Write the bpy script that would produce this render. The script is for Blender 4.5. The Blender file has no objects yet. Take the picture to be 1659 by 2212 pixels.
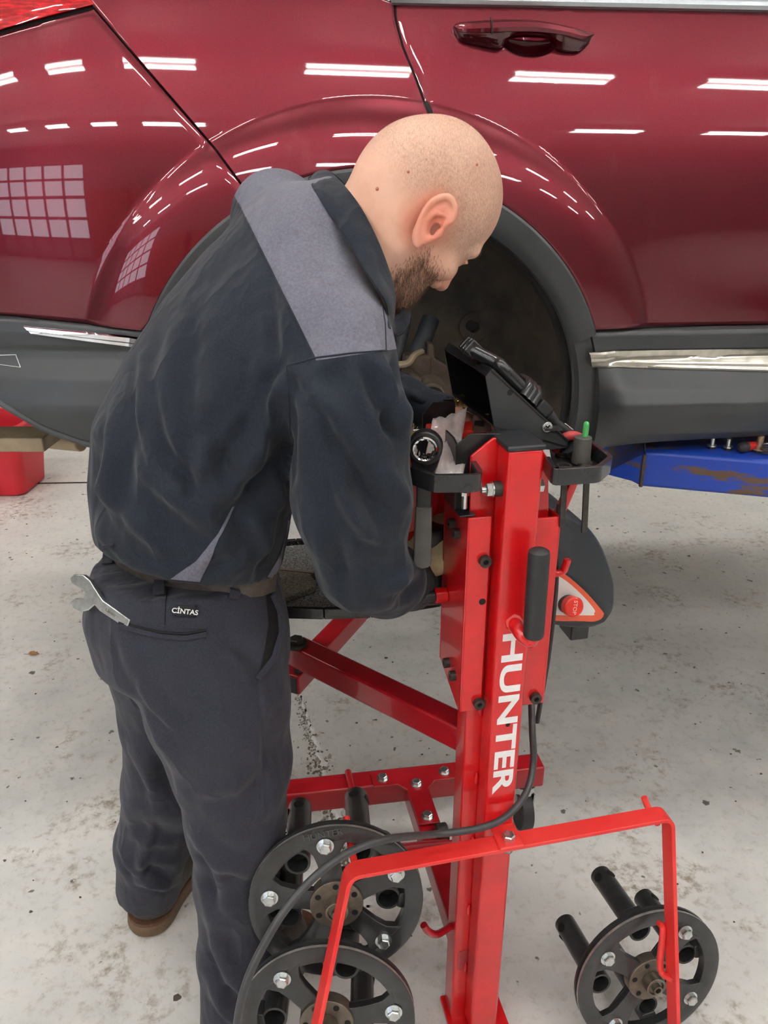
import bpy, bmesh, math, random
import numpy as np
from mathutils import Vector, Matrix
random.seed(7); np.random.seed(7)
scene = bpy.context.scene
C = scene.collection
rad = math.radians

# ------------------------------------------------------------------ camera
FOC = 1670.0; CX = 829.5; CY = 1106.0; TH = rad(22.6); CAMZ = 1.5
cam_data = bpy.data.cameras.new('camera'); cam = bpy.data.objects.new('camera', cam_data); C.objects.link(cam)
cam_data.sensor_fit = 'HORIZONTAL'; cam_data.sensor_width = 36.0; cam_data.lens = 36.0 * FOC / 1659.0
cam_data.clip_start = 0.02; cam_data.clip_end = 100
cam.location = (0, 0, CAMZ); cam.rotation_euler = (rad(90) - TH, 0, 0)
scene.camera = cam
# ------------------------------------------------------------------ light and exposure
world = bpy.data.worlds.new('world'); scene.world = world; world.use_nodes = True
world.node_tree.nodes['Background'].inputs[0].default_value = (0.80, 0.87, 1.0, 1)
world.node_tree.nodes['Background'].inputs[1].default_value = 0.5
TUBE_STRENGTH = 28.0
PANE_STRENGTH = 2.0
vs = scene.view_settings
vs.view_transform = 'Standard'; vs.look = 'None'; vs.gamma = 1.0; vs.use_curve_mapping = False
vs.exposure = 1.15

# ------------------------------------------------------------------ helpers
def ray(px, py):
    u = (px - CX) / FOC; v = -(py - CY) / FOC
    return np.array([u, math.cos(TH) + v * math.sin(TH), -math.sin(TH) + v * math.cos(TH)])
CAM = np.array([0, 0, CAMZ])
def PY(px, py, Y):
    d = ray(px, py); return Vector(CAM + d * (Y / d[1]))
def PZ(px, py, Z):
    d = ray(px, py); return Vector(CAM + d * ((Z - CAMZ) / d[2]))
def PX(px, py, X):
    d = ray(px, py); return Vector(CAM + d * (X / d[0]))
def PP(px, py, p0, n):
    d = ray(px, py); p0 = np.array(p0); n = np.array(n)
    return Vector(CAM + d * (np.dot(p0 - CAM, n) / np.dot(d, n)))
# camera axes in the world, used to describe poses seen in the photograph
AX_R = np.array([1.0, 0, 0]); AX_U = np.array([0, math.sin(TH), math.cos(TH)]); AX_T = -np.array([0, math.cos(TH), -math.sin(TH)])
def camvec(r, u, t): return AX_R * r + AX_U * u + AX_T * t

def thing(name, label, cat, loc=(0, 0, 0), group=None):
    o = bpy.data.objects.new(name, None); C.objects.link(o); o.location = loc; o.empty_display_size = 0.05
    o['label'] = label; o['category'] = cat
    if group: o['group'] = group
    return o
def tag(o, label, cat, group=None):
    o['label'] = label; o['category'] = cat
    if group: o['group'] = group
    return o
def setparent(o, parent):
    if parent is not None:
        o.parent = parent
        m = Matrix.Identity(4); p = parent
        while p is not None:
            m = (p.matrix_parent_inverse @ Matrix.LocRotScale(p.location, p.rotation_euler, p.scale)) @ m
            p = p.parent
        o.matrix_parent_inverse = m.inverted()

class MB:
    """collects shapes and builds one mesh object"""
    def __init__(s): s.v = []; s.f = []; s.sm = []
    def add(s, vs_, fs_, smooth=False):
        b = len(s.v); s.v += [tuple(p) for p in vs_]
        s.f += [tuple(i + b for i in f) for f in fs_]; s.sm += [smooth] * len(fs_)
        return s
    def box(s, c, size, rot=None):
        hx, hy, hz = size[0] / 2, size[1] / 2, size[2] / 2
        P = [Vector((x, y, z)) for x in (-hx, hx) for y in (-hy, hy) for z in (-hz, hz)]
        if rot is not None: P = [rot @ p for p in P]
        P = [p + Vector(c) for p in P]
        return s.add(P, [(0, 1, 3, 2), (4, 6, 7, 5), (0, 4, 5, 1), (2, 3, 7, 6), (0, 2, 6, 4), (1, 5, 7, 3)])
    def bar(s, p, q, w, h, up=(0, 0, 1)):
        p = Vector(p); q = Vector(q); d = (q - p); L = d.length; d.normalize()
        up = Vector(up); sd = d.cross(up)
        if sd.length < 1e-5: sd = d.cross(Vector((0, 1, 0)))
        sd.normalize(); u2 = sd.cross(d).normalized()
        R = Matrix((d, sd, u2)).transposed()
        return s.box((p + q) / 2, (L, w, h), R)
    def cyl(s, p, q, r, r2=None, n=20, cap=True, smooth=True):
        p = Vector(p); q = Vector(q); r2 = r if r2 is None else r2
        d = (q - p).normalized(); a = d.orthogonal().normalized(); b = d.cross(a)
        P = []
        for i in range(n):
            t = 2 * math.pi * i / n; e = a * math.cos(t) + b * math.sin(t)
            P += [p + e * r, q + e * r2]
        s.add(P, [(2 * i, 2 * ((i + 1) % n), 2 * ((i + 1) % n) + 1, 2 * i + 1) for i in range(n)], smooth)
        if cap:
            s.add(P[0::2], [tuple(reversed(range(n)))]); s.add(P[1::2], [tuple(range(n))])
        return s
    def ringcyl(s, p, q, ro, ri, n=24):
        """hollow tube with real wall thickness"""
        p = Vector(p); q = Vector(q); d = (q - p).normalized(); a = d.orthogonal().normalized(); b = d.cross(a)
        P = []
        for i in range(n):
            t = 2 * math.pi * i / n; e = a * math.cos(t) + b * math.sin(t)
            P += [p + e * ro, q + e * ro, q + e * ri, p + e * ri]
        for k in range(4):
            k2 = (k + 1) % 4
            s.add(P, [(4 * i + k, 4 * ((i + 1) % n) + k, 4 * ((i + 1) % n) + k2, 4 * i + k2) for i in range(n)], k in (0, 2))
        return s
    def tube(s, pts, r, n=12, cap=True, closed=False):
        pts = [Vector(p) for p in pts]; m = len(pts)
        rs = r if isinstance(r, (list, tuple, np.ndarray)) else [r] * m
        P = []; a = None
        for i in range(m):
            if closed: d = pts[(i + 1) % m] - pts[i - 1]
            else: d = pts[min(i + 1, m - 1)] - pts[max(i - 1, 0)]
            d.normalize()
            if a is None: a = d.orthogonal().normalized()
            else:
                a = a - d * a.dot(d)
                a = a.normalized() if a.length > 1e-6 else d.orthogonal().normalized()
            b = d.cross(a)
            P += [pts[i] + (a * math.cos(2 * math.pi * k / n) + b * math.sin(2 * math.pi * k / n)) * rs[i] for k in range(n)]
        F = []
        for i in range(m if closed else m - 1):
            j = (i + 1) % m
            F += [(i * n + k, i * n + (k + 1) % n, j * n + (k + 1) % n, j * n + k) for k in range(n)]
        s.add(P, F, True)
        if cap and not closed:
            s.add(P[:n], [tuple(reversed(range(n)))]); s.add(P[-n:], [tuple(range(n))])
        return s
    def prism(s, poly, vec, smooth=False):
        vec = Vector(vec); A = [Vector(p) for p in poly]; n = len(A); B = [p + vec for p in A]
        nrm = Vector((0, 0, 0))
        for i in range(n): nrm += A[i].cross(A[(i + 1) % n])
        if nrm.dot(vec) > 0: A.reverse(); B.reverse()
        F = [tuple(range(n)), tuple(reversed(range(n, 2 * n)))]
        s.add(A + B, F)
        s.add(A + B, [(i, i + n, (i + 1) % n + n, (i + 1) % n) for i in range(n)], smooth)
        return s
    def hexbolt(s, p, axis, r, h, washer=0.0):
        p = Vector(p); d = Vector(axis).normalized()
        if washer:
            s.cyl(p, p + d * 0.002, r * washer, n=20); p = p + d * 0.002
        s.cyl(p, p + d * h * 0.85, r, n=6, smooth=False)
        s.cyl(p + d * h * 0.85, p + d * h, r * 0.98, r * 0.8, n=6, smooth=False)
        return s
    def sphere(s, c, r, n=12, m=8, rot=None):
        c = Vector(c); r = r if isinstance(r, (list, tuple)) else (r, r, r)
        P = []
        for j in range(m + 1):
            ph = math.pi * j / m
            for i in range(n):
                t = 2 * math.pi * i / n
                q = Vector((math.sin(ph) * math.cos(t) * r[0], math.sin(ph) * math.sin(t) * r[1], math.cos(ph) * r[2]))
                if rot is not None: q = rot @ q
                P.append(c + q)
        F = [(j * n + i, (j + 1) * n + i, (j + 1) * n + (i + 1) % n, j * n + (i + 1) % n) for j in range(m) for i in range(n)]
        return s.add(P, F, True)
    def build(s, name, mat, parent=None, bevel=0, seg=2, weld=True, xf=None):
        me = bpy.data.meshes.new(name)
        V = s.v if xf is None else [tuple(xf(Vector(p))) for p in s.v]
        me.from_pydata(V, [], s.f); me.update()
        me.polygons.foreach_set('use_smooth', s.sm)
        bm = bmesh.new(); bm.from_mesh(me)
        if weld: bmesh.ops.remove_doubles(bm, verts=bm.verts, dist=1e-5)
        bmesh.ops.dissolve_degenerate(bm, edges=bm.edges, dist=1e-6)
        bmesh.ops.recalc_face_normals(bm, faces=bm.faces)
        for e in bm.edges:
            if len(e.link_faces) == 2 and e.calc_face_angle(0) > 0.62: e.smooth = False
        bm.to_mesh(me); bm.free()
        o = bpy.data.objects.new(name, me); C.objects.link(o)
        if mat is not None: me.materials.append(mat)
        setparent(o, parent)
        if bevel:
            m = o.modifiers.new('bevel', 'BEVEL'); m.width = bevel; m.segments = seg; m.limit_method = 'ANGLE'; m.angle_limit = rad(40)
            m.harden_normals = False
            for p in me.polygons: p.use_smooth = True
            if 'sharp_edge' in me.attributes: me.attributes.remove(me.attributes['sharp_edge'])
            w = o.modifiers.new('wn', 'WEIGHTED_NORMAL'); w.keep_sharp = True
        return o
def raw(name, V, Fc, mat, parent=None, smooth=True):
    me = bpy.data.meshes.new(name); me.from_pydata([tuple(map(float, p)) for p in V], [], [tuple(map(int, f)) for f in Fc]); me.update()
    if smooth: me.polygons.foreach_set('use_smooth', [True] * len(me.polygons))
    o = bpy.data.objects.new(name, me); C.objects.link(o)
    if mat is not None: me.materials.append(mat)
    setparent(o, parent); return o
def copy_tree(o, parent=None):
    c = o.copy(); C.objects.link(c)
    if parent is not None: c.parent = parent; c.matrix_parent_inverse = o.matrix_parent_inverse.copy()
    for ch in list(o.children): copy_tree(ch, c)
    return c
def catmull(pts, k=8, closed=False):
    P = [Vector(p) for p in pts]; n = len(P); out = []
    for i in range(n if closed else n - 1):
        p0 = P[(i - 1) % n] if closed or i > 0 else P[0] * 2 - P[1]
        p1 = P[i]; p2 = P[(i + 1) % n]
        p3 = P[(i + 2) % n] if closed or i + 2 < n else P[-1] * 2 - P[-2]
        for j in range(k):
            t = j / k
            out.append(0.5 * ((2 * p1) + (p2 - p0) * t + (2 * p0 - 5 * p1 + 4 * p2 - p3) * t * t + (3 * p1 - p0 - 3 * p2 + p3) * t ** 3))
    if not closed: out.append(P[-1].copy())
    return out
def struct(o): o['kind'] = 'structure'; return o
def text_obj(name, txt, size, mat, M, parent, extrude=0.0004, sx=1.0, bold=0.0):
    cu = bpy.data.curves.new(name, 'FONT'); cu.body = txt; cu.size = size; cu.extrude = extrude; cu.offset = bold
    cu.align_x = 'CENTER'; cu.align_y = 'CENTER'
    t = bpy.data.objects.new('tmp', cu); C.objects.link(t)
    dg = bpy.context.evaluated_depsgraph_get(); me = bpy.data.meshes.new_from_object(t.evaluated_get(dg))
    bpy.data.objects.remove(t); bpy.data.curves.remove(cu)
    me.transform(Matrix.Diagonal((sx, 1, 1, 1))); me.transform(M)
    o = bpy.data.objects.new(name, me); C.objects.link(o); me.materials.clear(); me.materials.append(mat)
    setparent(o, parent); return o

# ------------------------------------------------------------------ materials
def srgb(r, g, b):
    f = lambda c: (c / 255) / 12.92 if c / 255 <= 0.04045 else ((c / 255 + 0.055) / 1.055) ** 2.4
    return (f(r), f(g), f(b), 1.0)
def nodes_of(name):
    m = bpy.data.materials.new(name); m.use_nodes = True
    nt = m.node_tree; return m, nt, nt.nodes['Principled BSDF']
def ramp(nt, fac, stops):
    r = nt.nodes.new('ShaderNodeValToRGB'); nt.links.new(fac, r.inputs[0])
    el = r.color_ramp.elements
    while len(el) < len(stops): el.new(0.5)
    for e, (p, c) in zip(el, stops): e.position = p; e.color = c if len(c) == 4 else (*c, 1)
    return r.outputs[0]
def noise(nt, scale, detail=4, rough=0.55, coord='Object', stretch=None):
    tc = nt.nodes.new('ShaderNodeTexCoord'); n = nt.nodes.new('ShaderNodeTexNoise')
    n.inputs['Scale'].default_value = scale; n.inputs['Detail'].default_value = detail; n.inputs['Roughness'].default_value = rough
    if stretch:
        mp = nt.nodes.new('ShaderNodeMapping'); mp.inputs['Scale'].default_value = stretch
        nt.links.new(tc.outputs[coord], mp.inputs[0]); nt.links.new(mp.outputs[0], n.inputs[0])
    else: nt.links.new(tc.outputs[coord], n.inputs[0])
    return n.outputs[0]
def mixc(nt, fac, a, b, mode='MIX'):
    m = nt.nodes.new('ShaderNodeMix'); m.data_type = 'RGBA'; m.blend_type = mode
    for sock, val in ((m.inputs[0], fac), (m.inputs[6], a), (m.inputs[7], b)):
        if hasattr(val, 'is_output'): nt.links.new(val, sock)
        else: sock.default_value = val
    return m.outputs[2]
def pbr(name, col, rough=0.5, metal=0.0, coat=0.0, var=None, bump=None, col2=None, stretch=None, spec=0.5, rvar=0.0):
    m, nt, b = nodes_of(name)
    b.inputs['Base Color'].default_value = col; b.inputs['Roughness'].default_value = rough
    b.inputs['Metallic'].default_value = metal; b.inputs['Coat Weight'].default_value = coat; b.inputs['Coat Roughness'].default_value = 0.05
    b.inputs['Specular IOR Level'].default_value = spec
    if var:
        f = noise(nt, var[0], 6, 0.6, stretch=stretch)
        c2 = col2 if col2 else tuple(c * (1 - var[1]) for c in col[:3]) + (1,)
        lo = 0.35 if len(var) < 3 else var[2]; hi = 0.65 if len(var) < 4 else var[3]
        o = ramp(nt, f, [(lo, col), (hi, c2)]); nt.links.new(o, b.inputs['Base Color'])
        if rvar:
            mr = nt.nodes.new('ShaderNodeMapRange'); nt.links.new(f, mr.inputs[0])
            mr.inputs[1].default_value = 0.3; mr.inputs[2].default_value = 0.7
            mr.inputs[3].default_value = rough - rvar; mr.inputs[4].default_value = rough + rvar
            nt.links.new(mr.outputs[0], b.inputs['Roughness'])
    if bump:
        bn = nt.nodes.new('ShaderNodeBump'); bn.inputs['Strength'].default_value = bump[1]; bn.inputs['Distance'].default_value = bump[2] if len(bump) > 2 else 0.002
        nt.links.new(noise(nt, bump[0], 5, 0.6), bn.inputs['Height']); nt.links.new(bn.outputs[0], b.inputs['Normal'])
    return m
def emit(name, col, strength):
    m, nt, b = nodes_of(name)
    b.inputs['Base Color'].default_value = (0.8, 0.8, 0.8, 1); b.inputs['Emission Color'].default_value = col; b.inputs['Emission Strength'].default_value = strength
    return m
M = {}
M['red'] = pbr('red_powder_paint', srgb(214, 18, 24), 0.28, 0, 0.55, var=(14, 0.18), bump=(300, 0.05, 0.0004))
M['reddust'] = pbr('red_dusty_paint', srgb(222, 34, 34), 0.42, 0, 0.15, var=(9, 0.25, 0.3, 0.7), col2=srgb(236, 66, 60))
M['shaded_wine'] = pbr('shaded_wine_frame_paint', srgb(168, 18, 30), 0.3, 0, 0.5, var=(12, 0.22), bump=(300, 0.05, 0.0004))  # red frame paint, its darker wine tone partly the shadow put into the colour
M['black_metal'] = pbr('black_powder_coat', srgb(34, 34, 36), 0.34, 0.0, 0.1, var=(30, 0.35), bump=(400, 0.08, 0.0004))
M['black_dip'] = pbr('black_dipped_vinyl', srgb(38, 39, 42), 0.25, 0, 0.3, var=(25, 0.3))
M['rubber'] = pbr('black_rubber', srgb(46, 46, 48), 0.55, var=(40, 0.25), bump=(300, 0.1, 0.0005))
M['black_plastic'] = pbr('black_plastic', srgb(40, 42, 46), 0.4, var=(20, 0.25))
M['cast'] = pbr('black_cast_iron_paint', srgb(50, 51, 52), 0.34, 0.1, 0.35, var=(35, 0.4), bump=(180, 0.25, 0.0008))
M['steel'] = pbr('bare_steel', srgb(150, 142, 130), 0.36, 0.95, var=(60, 0.3), bump=(200, 0.1, 0.0005))
M['rim_steel'] = pbr('machined_rim_steel', srgb(190, 186, 180), 0.38, 0.6, var=(50, 0.35))
M['hub_steel'] = pbr('dull_hub_steel', srgb(128, 118, 106), 0.45, 0.75, var=(45, 0.35), bump=(150, 0.15, 0.0005))
M['zinc'] = pbr('zinc_plated', srgb(214, 218, 218), 0.22, 0.9, var=(120, 0.25))
M['oxide'] = pbr('black_oxide_bolt', srgb(70, 66, 62), 0.5, 0.5, var=(150, 0.35))
M['brass'] = pbr('brassy_zinc', srgb(200, 180, 130), 0.28, 0.95, var=(90, 0.2))
M['chrome'] = pbr('chrome', srgb(225, 226, 228), 0.08, 1.0, var=(30, 0.12))
M['white_ink'] = pbr('white_lettering', srgb(240, 240, 240), 0.4, var=(60, 0.08))
M['hole'] = pbr('dark_hole', srgb(10, 10, 11), 0.8, var=(40, 0.2))
# ================================================================== room
def floor_material():
    m, nt, b = nodes_of('stained_grey_floor_paint')
    big = noise(nt, 0.9, 4, 0.55); mid = noise(nt, 5.5, 6, 0.65); fine = noise(nt, 38, 6, 0.7); sp = noise(nt, 24, 3, 0.5); st = noise(nt, 2.3, 7, 0.72)
    base = ramp(nt, big, [(0.3, srgb(184, 184, 183)), (0.5, srgb(204, 203, 200)), (0.7, srgb(214, 212, 207))])
    c1 = mixc(nt, ramp(nt, mid, [(0.36, (0, 0, 0)), (0.72, (1, 1, 1))]), base, srgb(222, 219, 213))
    c2 = mixc(nt, ramp(nt, fine, [(0.52, (0, 0, 0)), (0.72, (0.5, 0.5, 0.5))]), c1, srgb(158, 148, 132))
    mk = nt.nodes.new('ShaderNodeMath'); mk.operation = 'MULTIPLY'
    nt.links.new(ramp(nt, st, [(0.53, (0, 0, 0)), (0.62, (1, 1, 1))]), mk.inputs[0]); nt.links.new(ramp(nt, fine, [(0.45, (0, 0, 0)), (0.62, (0.75, 0.75, 0.75))]), mk.inputs[1])
    c3 = mixc(nt, mk.outputs[0], c2, srgb(128, 108, 84))
    c4 = mixc(nt, ramp(nt, sp, [(0.685, (0, 0, 0)), (0.715, (0.85, 0.85, 0.85))]), c3, srgb(58, 54, 50))
    wh = noise(nt, 16, 8, 0.75)
    c5 = mixc(nt, ramp(nt, wh, [(0.66, (0, 0, 0)), (0.7, (0.8, 0.8, 0.8))]), c4, srgb(232, 230, 226))
    nt.links.new(c5, b.inputs['Base Color'])
    nt.links.new(ramp(nt, mid, [(0.3, (0.32,) * 3), (0.7, (0.55,) * 3)]), b.inputs['Roughness'])
    bn = nt.nodes.new('ShaderNodeBump'); bn.inputs['Strength'].default_value = 0.18; bn.inputs['Distance'].default_value = 0.003
    nt.links.new(fine, bn.inputs['Height']); nt.links.new(bn.outputs[0], b.inputs['Normal'])
    return m
M['floor'] = floor_material()
M['wall'] = pbr('painted_block_wall', srgb(150, 146, 140), 0.7, var=(1.2, 0.12), bump=(30, 0.1, 0.003))
M['ceil'] = pbr('white_ceiling_deck', srgb(224, 222, 216), 0.7, var=(0.8, 0.08))
M['grey_trim'] = pbr('door_frame_paint', srgb(120, 118, 118), 0.5, var=(6, 0.15))
X0, X1, Y0, Y1, ZC = -8.2, 6.4, -5.6, 6.6, 4.2
# the slab is poured in bays: a saw cut joint runs between them
ZH0 = Vector((0, 0, 1))
def fl(px, py): return PZ(px, py, 0.0)
ja = fl(640, 1470); jb = fl(742, 1790); jd = (ja - jb).normalized()
jp = [jb - jd * 5.5, jb - jd * 0.6, jb, ja, ja + jd * 1.2, ja + jd * 4.2]
jt0 = jb + jd * ((Y0 - jb.y) / jd.y); jt1 = jb + jd * ((Y1 - jb.y) / jd.y)
JN = Vector((jd.y, -jd.x, 0)); JW = 0.004
flo = MB()
for side in (-1, 1):
    e0 = jt0 + JN * JW * side; e1 = jt1 + JN * JW * side
    xs = X1 if side > 0 else X0
    # joint across, far under the car on the left bay
    poly = [Vector((e0.x, Y0, 0)), Vector((e1.x, Y1, 0)), Vector((xs, Y1, 0)), Vector((xs, Y0, 0))]
    flo.prism(poly, (0, 0, -0.15))
floor = struct(flo.build('floor', M['floor']))
jb_ = MB().bar(jt0 + Vector((0, 0, -0.02)), jt1 + Vector((0, 0, -0.02)), 0.03, 0.02)
jb_.build('joint_filler', pbr('dirty_joint', srgb(40, 36, 32), 0.9, var=(30, 0.5)), floor)
# crumbling white sealant along the joint
sl = MB(); NS = 160
def sealw(t): return max(0.0, (0.003 + 0.011 * max(0, t) ** 1.3) * (0.55 + 0.9 * abs(math.sin(t * 37)) * abs(math.sin(t * 91 + 1))))
Vl = []; pp = [ja.lerp(jb, -0.15 + 1.6 * i / NS) for i in range(NS + 1)]
for i, p in enumerate(pp):
    t = -0.15 + 1.6 * i / NS; w = sealw(min(t, 1.1)); o_ = 0.003 * math.sin(t * 53)
    Vl += [p + JN * (o_ - w) + ZH0 * 0.0006, p + JN * (o_ - w * 0.4) + ZH0 * (0.0015 + 0.45 * w), p + JN * (o_ + w * 0.5) + ZH0 * (0.001 + 0.25 * w), p + JN * (o_ + w) + ZH0 * 0.0006]
sl.add(Vl, [(4 * i + k, 4 * i + k + 1, 4 * i + 5 + k, 4 * i + 4 + k) for i in range(NS) if (math.sin(i * 1.7) + math.sin(i * 0.61)) > -1.25 for k in range(3)], True)
sl.build('sealant_bead', pbr('white_sealant', srgb(244, 243, 240), 0.6, var=(60, 0.15)), floor)
def crumbs(name, count, off, spread, r0, r1, flat, mat):
    m_ = MB()
    for i in range(count):
        t = random.random() ** 0.6; p = ja.lerp(jb, t * 1.35 - 0.08) + JN * random.gauss(off, spread * (0.4 + t)); r = random.uniform(r0, r1) * (0.4 + t * 0.7)
        m_.sphere(p + ZH0 * r * flat * 0.6, (r, r * random.uniform(0.6, 1.7), r * flat), 6, 4)
    so = m_.build(name, mat, floor, weld=False); so['kind'] = 'stuff'
stn = MB()
for i in range(150):
    t = random.random() ** 0.7; p = ja.lerp(jb, t * 1.4 - 0.1) + JN * random.gauss(-0.010, 0.010 * (0.5 + t)); r = random.uniform(0.003, 0.011) * (0.4 + 0.8 * t); a0 = random.random() * 6.28
    stn.prism([p + Vector((math.cos(a0 + 6.283 * k / 9) * r * random.uniform(0.5, 1.3), math.sin(a0 + 6.283 * k / 9) * r * random.uniform(0.6, 1.9), 0.0001 + 0.000002 * i)) for k in range(9)], (0, 0, 0.0002))
so = stn.build('joint_stain', pbr('brown_joint_stain', srgb(172, 162, 150), 0.85, var=(40, 0.3)), floor, weld=False); so['kind'] = 'stuff'
crumbs('sealant_crumbs', 260, -0.006, 0.014, 0.0012, 0.0055, 0.45, pbr('white_crumbs', srgb(222, 220, 214), 0.8, var=(60, 0.3)))
crumbs('joint_grit', 620, -0.014, 0.016, 0.001, 0.0058, 0.22, pbr('dark_grit', srgb(122, 112, 100), 0.9, var=(80, 0.35)))
cr = MB()
# second joint, crossing under the car at the left
a = fl(-600, 1056); b_ = fl(330, 1040)
cr.bar(a + Vector((0, 0, 0.0004)), b_ + Vector((0, 0, 0.0004)), 0.02, 0.0016)
cr.build('cross_joint', pbr('dark_joint', srgb(70, 66, 62), 0.9, var=(30, 0.4)), floor)
# flakes and drips of dark paint on the slab
fk = MB()
for i in range(300):
    x = random.uniform(-2.0, 2.4); y = random.uniform(0.75, 3.6)
    r = random.uniform(0.0012, 0.0038) * (1.0 if random.random() < 0.88 else 2.2)
    n = random.randint(7, 10); a0 = random.random() * 6.28
    fk.prism([Vector((x + math.cos(a0 + 6.283 * k / n) * r * random.uniform(0.5, 1.4), y + math.sin(a0 + 6.283 * k / n) * r * random.uniform(0.5, 1.2), 0.0003)) for k in range(n)], (0, 0, 0.0012))
so = fk.build('floor_flecks', pbr('dark_flecks', srgb(92, 82, 72), 0.8, var=(9, 0.5)), floor, weld=False); so['kind'] = 'stuff'
def wallbox(name, c, s, mat): return struct(MB().box(c, s).build(name, mat))
xm, ym = (X0 + X1) / 2, (Y0 + Y1) / 2
wallbox('ceiling', (xm, ym, ZC + 0.1), (X1 - X0 + 0.4, Y1 - Y0 + 0.4, 0.2), M['ceil'])
wallbox('wall_right', (X1 + 0.1, ym, ZC / 2), (0.2, Y1 - Y0 + 0.4, ZC), M['wall'])
wallbox('wall_far', (xm, Y1 + 0.1, ZC / 2), (X1 - X0, 0.2, ZC), M['wall'])
wallbox('wall_left', (X0 - 0.1, ym, ZC / 2), (0.2, Y1 - Y0 + 0.4, ZC), M['wall'])
# near wall with the opening of a glazed overhead door
DX0, DX1, DZ = -7.6, -3.5, 3.4
wl = MB()
wl.box(((X0 + DX0) / 2, Y0 - 0.1, ZC / 2), (DX0 - X0, 0.2, ZC)); wl.box(((DX1 + X1) / 2, Y0 - 0.1, ZC / 2), (X1 - DX1, 0.2, ZC))
wl.box(((DX0 + DX1) / 2, Y0 - 0.1, (DZ + ZC) / 2), (DX1 - DX0, 0.2, ZC - DZ))
struct(wl.build('wall_near', M['wall']))
d1 = bpy.data.objects.new('door_1', None); C.objects.link(d1); d1.location = ((DX0 + DX1) / 2, Y0, 0); struct(d1)
fr = MB(); ncol, nrow = 5, 5
for i in range(ncol + 1): fr.box((DX0 + (DX1 - DX0) * i / ncol, Y0 - 0.06, DZ / 2), (0.09, 0.06, DZ))
for j in range(nrow + 1): fr.box(((DX0 + DX1) / 2, Y0 - 0.06, DZ * j / nrow), (DX1 - DX0, 0.06, 0.10))
fr.build('door_frame', M['grey_trim'], d1)
pane = emit('daylit_pane', (0.80, 0.88, 1.0, 1), PANE_STRENGTH); panel = pbr('door_panel', srgb(190, 188, 184), 0.5, var=(3, 0.1))
for i in range(ncol):
    for j in range(nrow):
        MB().box((DX0 + (DX1 - DX0) * (i + 0.5) / ncol, Y0 - 0.08, DZ * (j + 0.5) / nrow), ((DX1 - DX0) / ncol - 0.08, 0.012, DZ / nrow - 0.09)).build('panel' if j == 0 else 'pane', panel if j == 0 else pane, d1)
# stores along the near wall, seen only mirrored in the paint
M['orange'] = pbr('orange_brown_cabinet', srgb(196, 112, 48), 0.5, var=(3, 0.3))
for k, (x, w, lab) in enumerate([(-2.55, 1.3, 'orange steel store cupboard nearest the glazed overhead door'), (-1.15, 1.3, 'orange steel store cupboard further from the glazed overhead door')]):
    cb = thing('store_cupboard', lab, 'cupboard', (x, Y0 + 0.36, 0), 'orange store cupboards')
    MB().box((x, Y0 + 0.36, 1.15), (w, 0.6, 2.2)).build('body', M['orange'], cb, 0.01)
    for s_ in (-1, 1):
        dd = MB().box((x + s_ * w / 4, Y0 + 0.67, 1.15), (w / 2 - 0.02, 0.02, 2.1)).build('door', M['orange'], cb, 0.004)
        MB().box((x + s_ * 0.06, Y0 + 0.69, 1.15), (0.02, 0.03, 0.16)).build('handle', M['steel'], dd, 0.003)
    MB().box((x, Y0 + 0.36, 0.03), (w - 0.05, 0.55, 0.05)).build('plinth', M['black_metal'], cb)
# fluorescent fittings
tube_m = emit('fluorescent_tube', (1.0, 0.985, 0.955, 1), TUBE_STRENGTH)
fix_m = pbr('white_fitting', srgb(232, 232, 230), 0.4, var=(10, 0.05))
rows = [(-3.4, 'row farthest behind the car'), (-1.1, 'row in front of the car'), (1.5, 'row above the car'), (4.2, 'row beyond the car')]
cols = [(-4.6, 'first'), (-3.35, 'second'), (-2.1, 'third'), (-0.85, 'fourth'), (0.4, 'fifth'), (1.65, 'sixth'), (2.9, 'seventh'), (4.15, 'eighth'), (5.4, 'ninth')]
proto = None
for (y, rn) in rows:
    for (x, cn) in cols:
        if proto is None:
            t = thing('ceiling_light', '', 'light', (x, y, ZC - 0.16), 'fluorescent ceiling lights')
            MB().box((x, y, ZC - 0.10), (0.66, 0.24, 0.06)).build('housing', fix_m, t, 0.008)
            for s_ in (-1, 1):
                MB().cyl((x - 0.31, y + s_ * 0.07, ZC - 0.15), (x + 0.31, y + s_ * 0.07, ZC - 0.15), 0.019, n=10).build('tube', tube_m, t)
                MB().box((x + s_ * 0.32, y, ZC - 0.145), (0.02, 0.18, 0.05)).build('lamp_holder', fix_m, t)
            for s_ in (-1, 1): MB().bar((x + s_ * 0.2, y, ZC - 0.07), (x + s_ * 0.2, y, ZC), 0.02, 0.02).build('hanger', fix_m, t)
            proto = t
        else:
            t = copy_tree(proto); t.location = (x, y, ZC - 0.16)
        t['label'] = 'twin tube white ceiling light, %s from the overhead door, %s' % (cn, rn)
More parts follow.
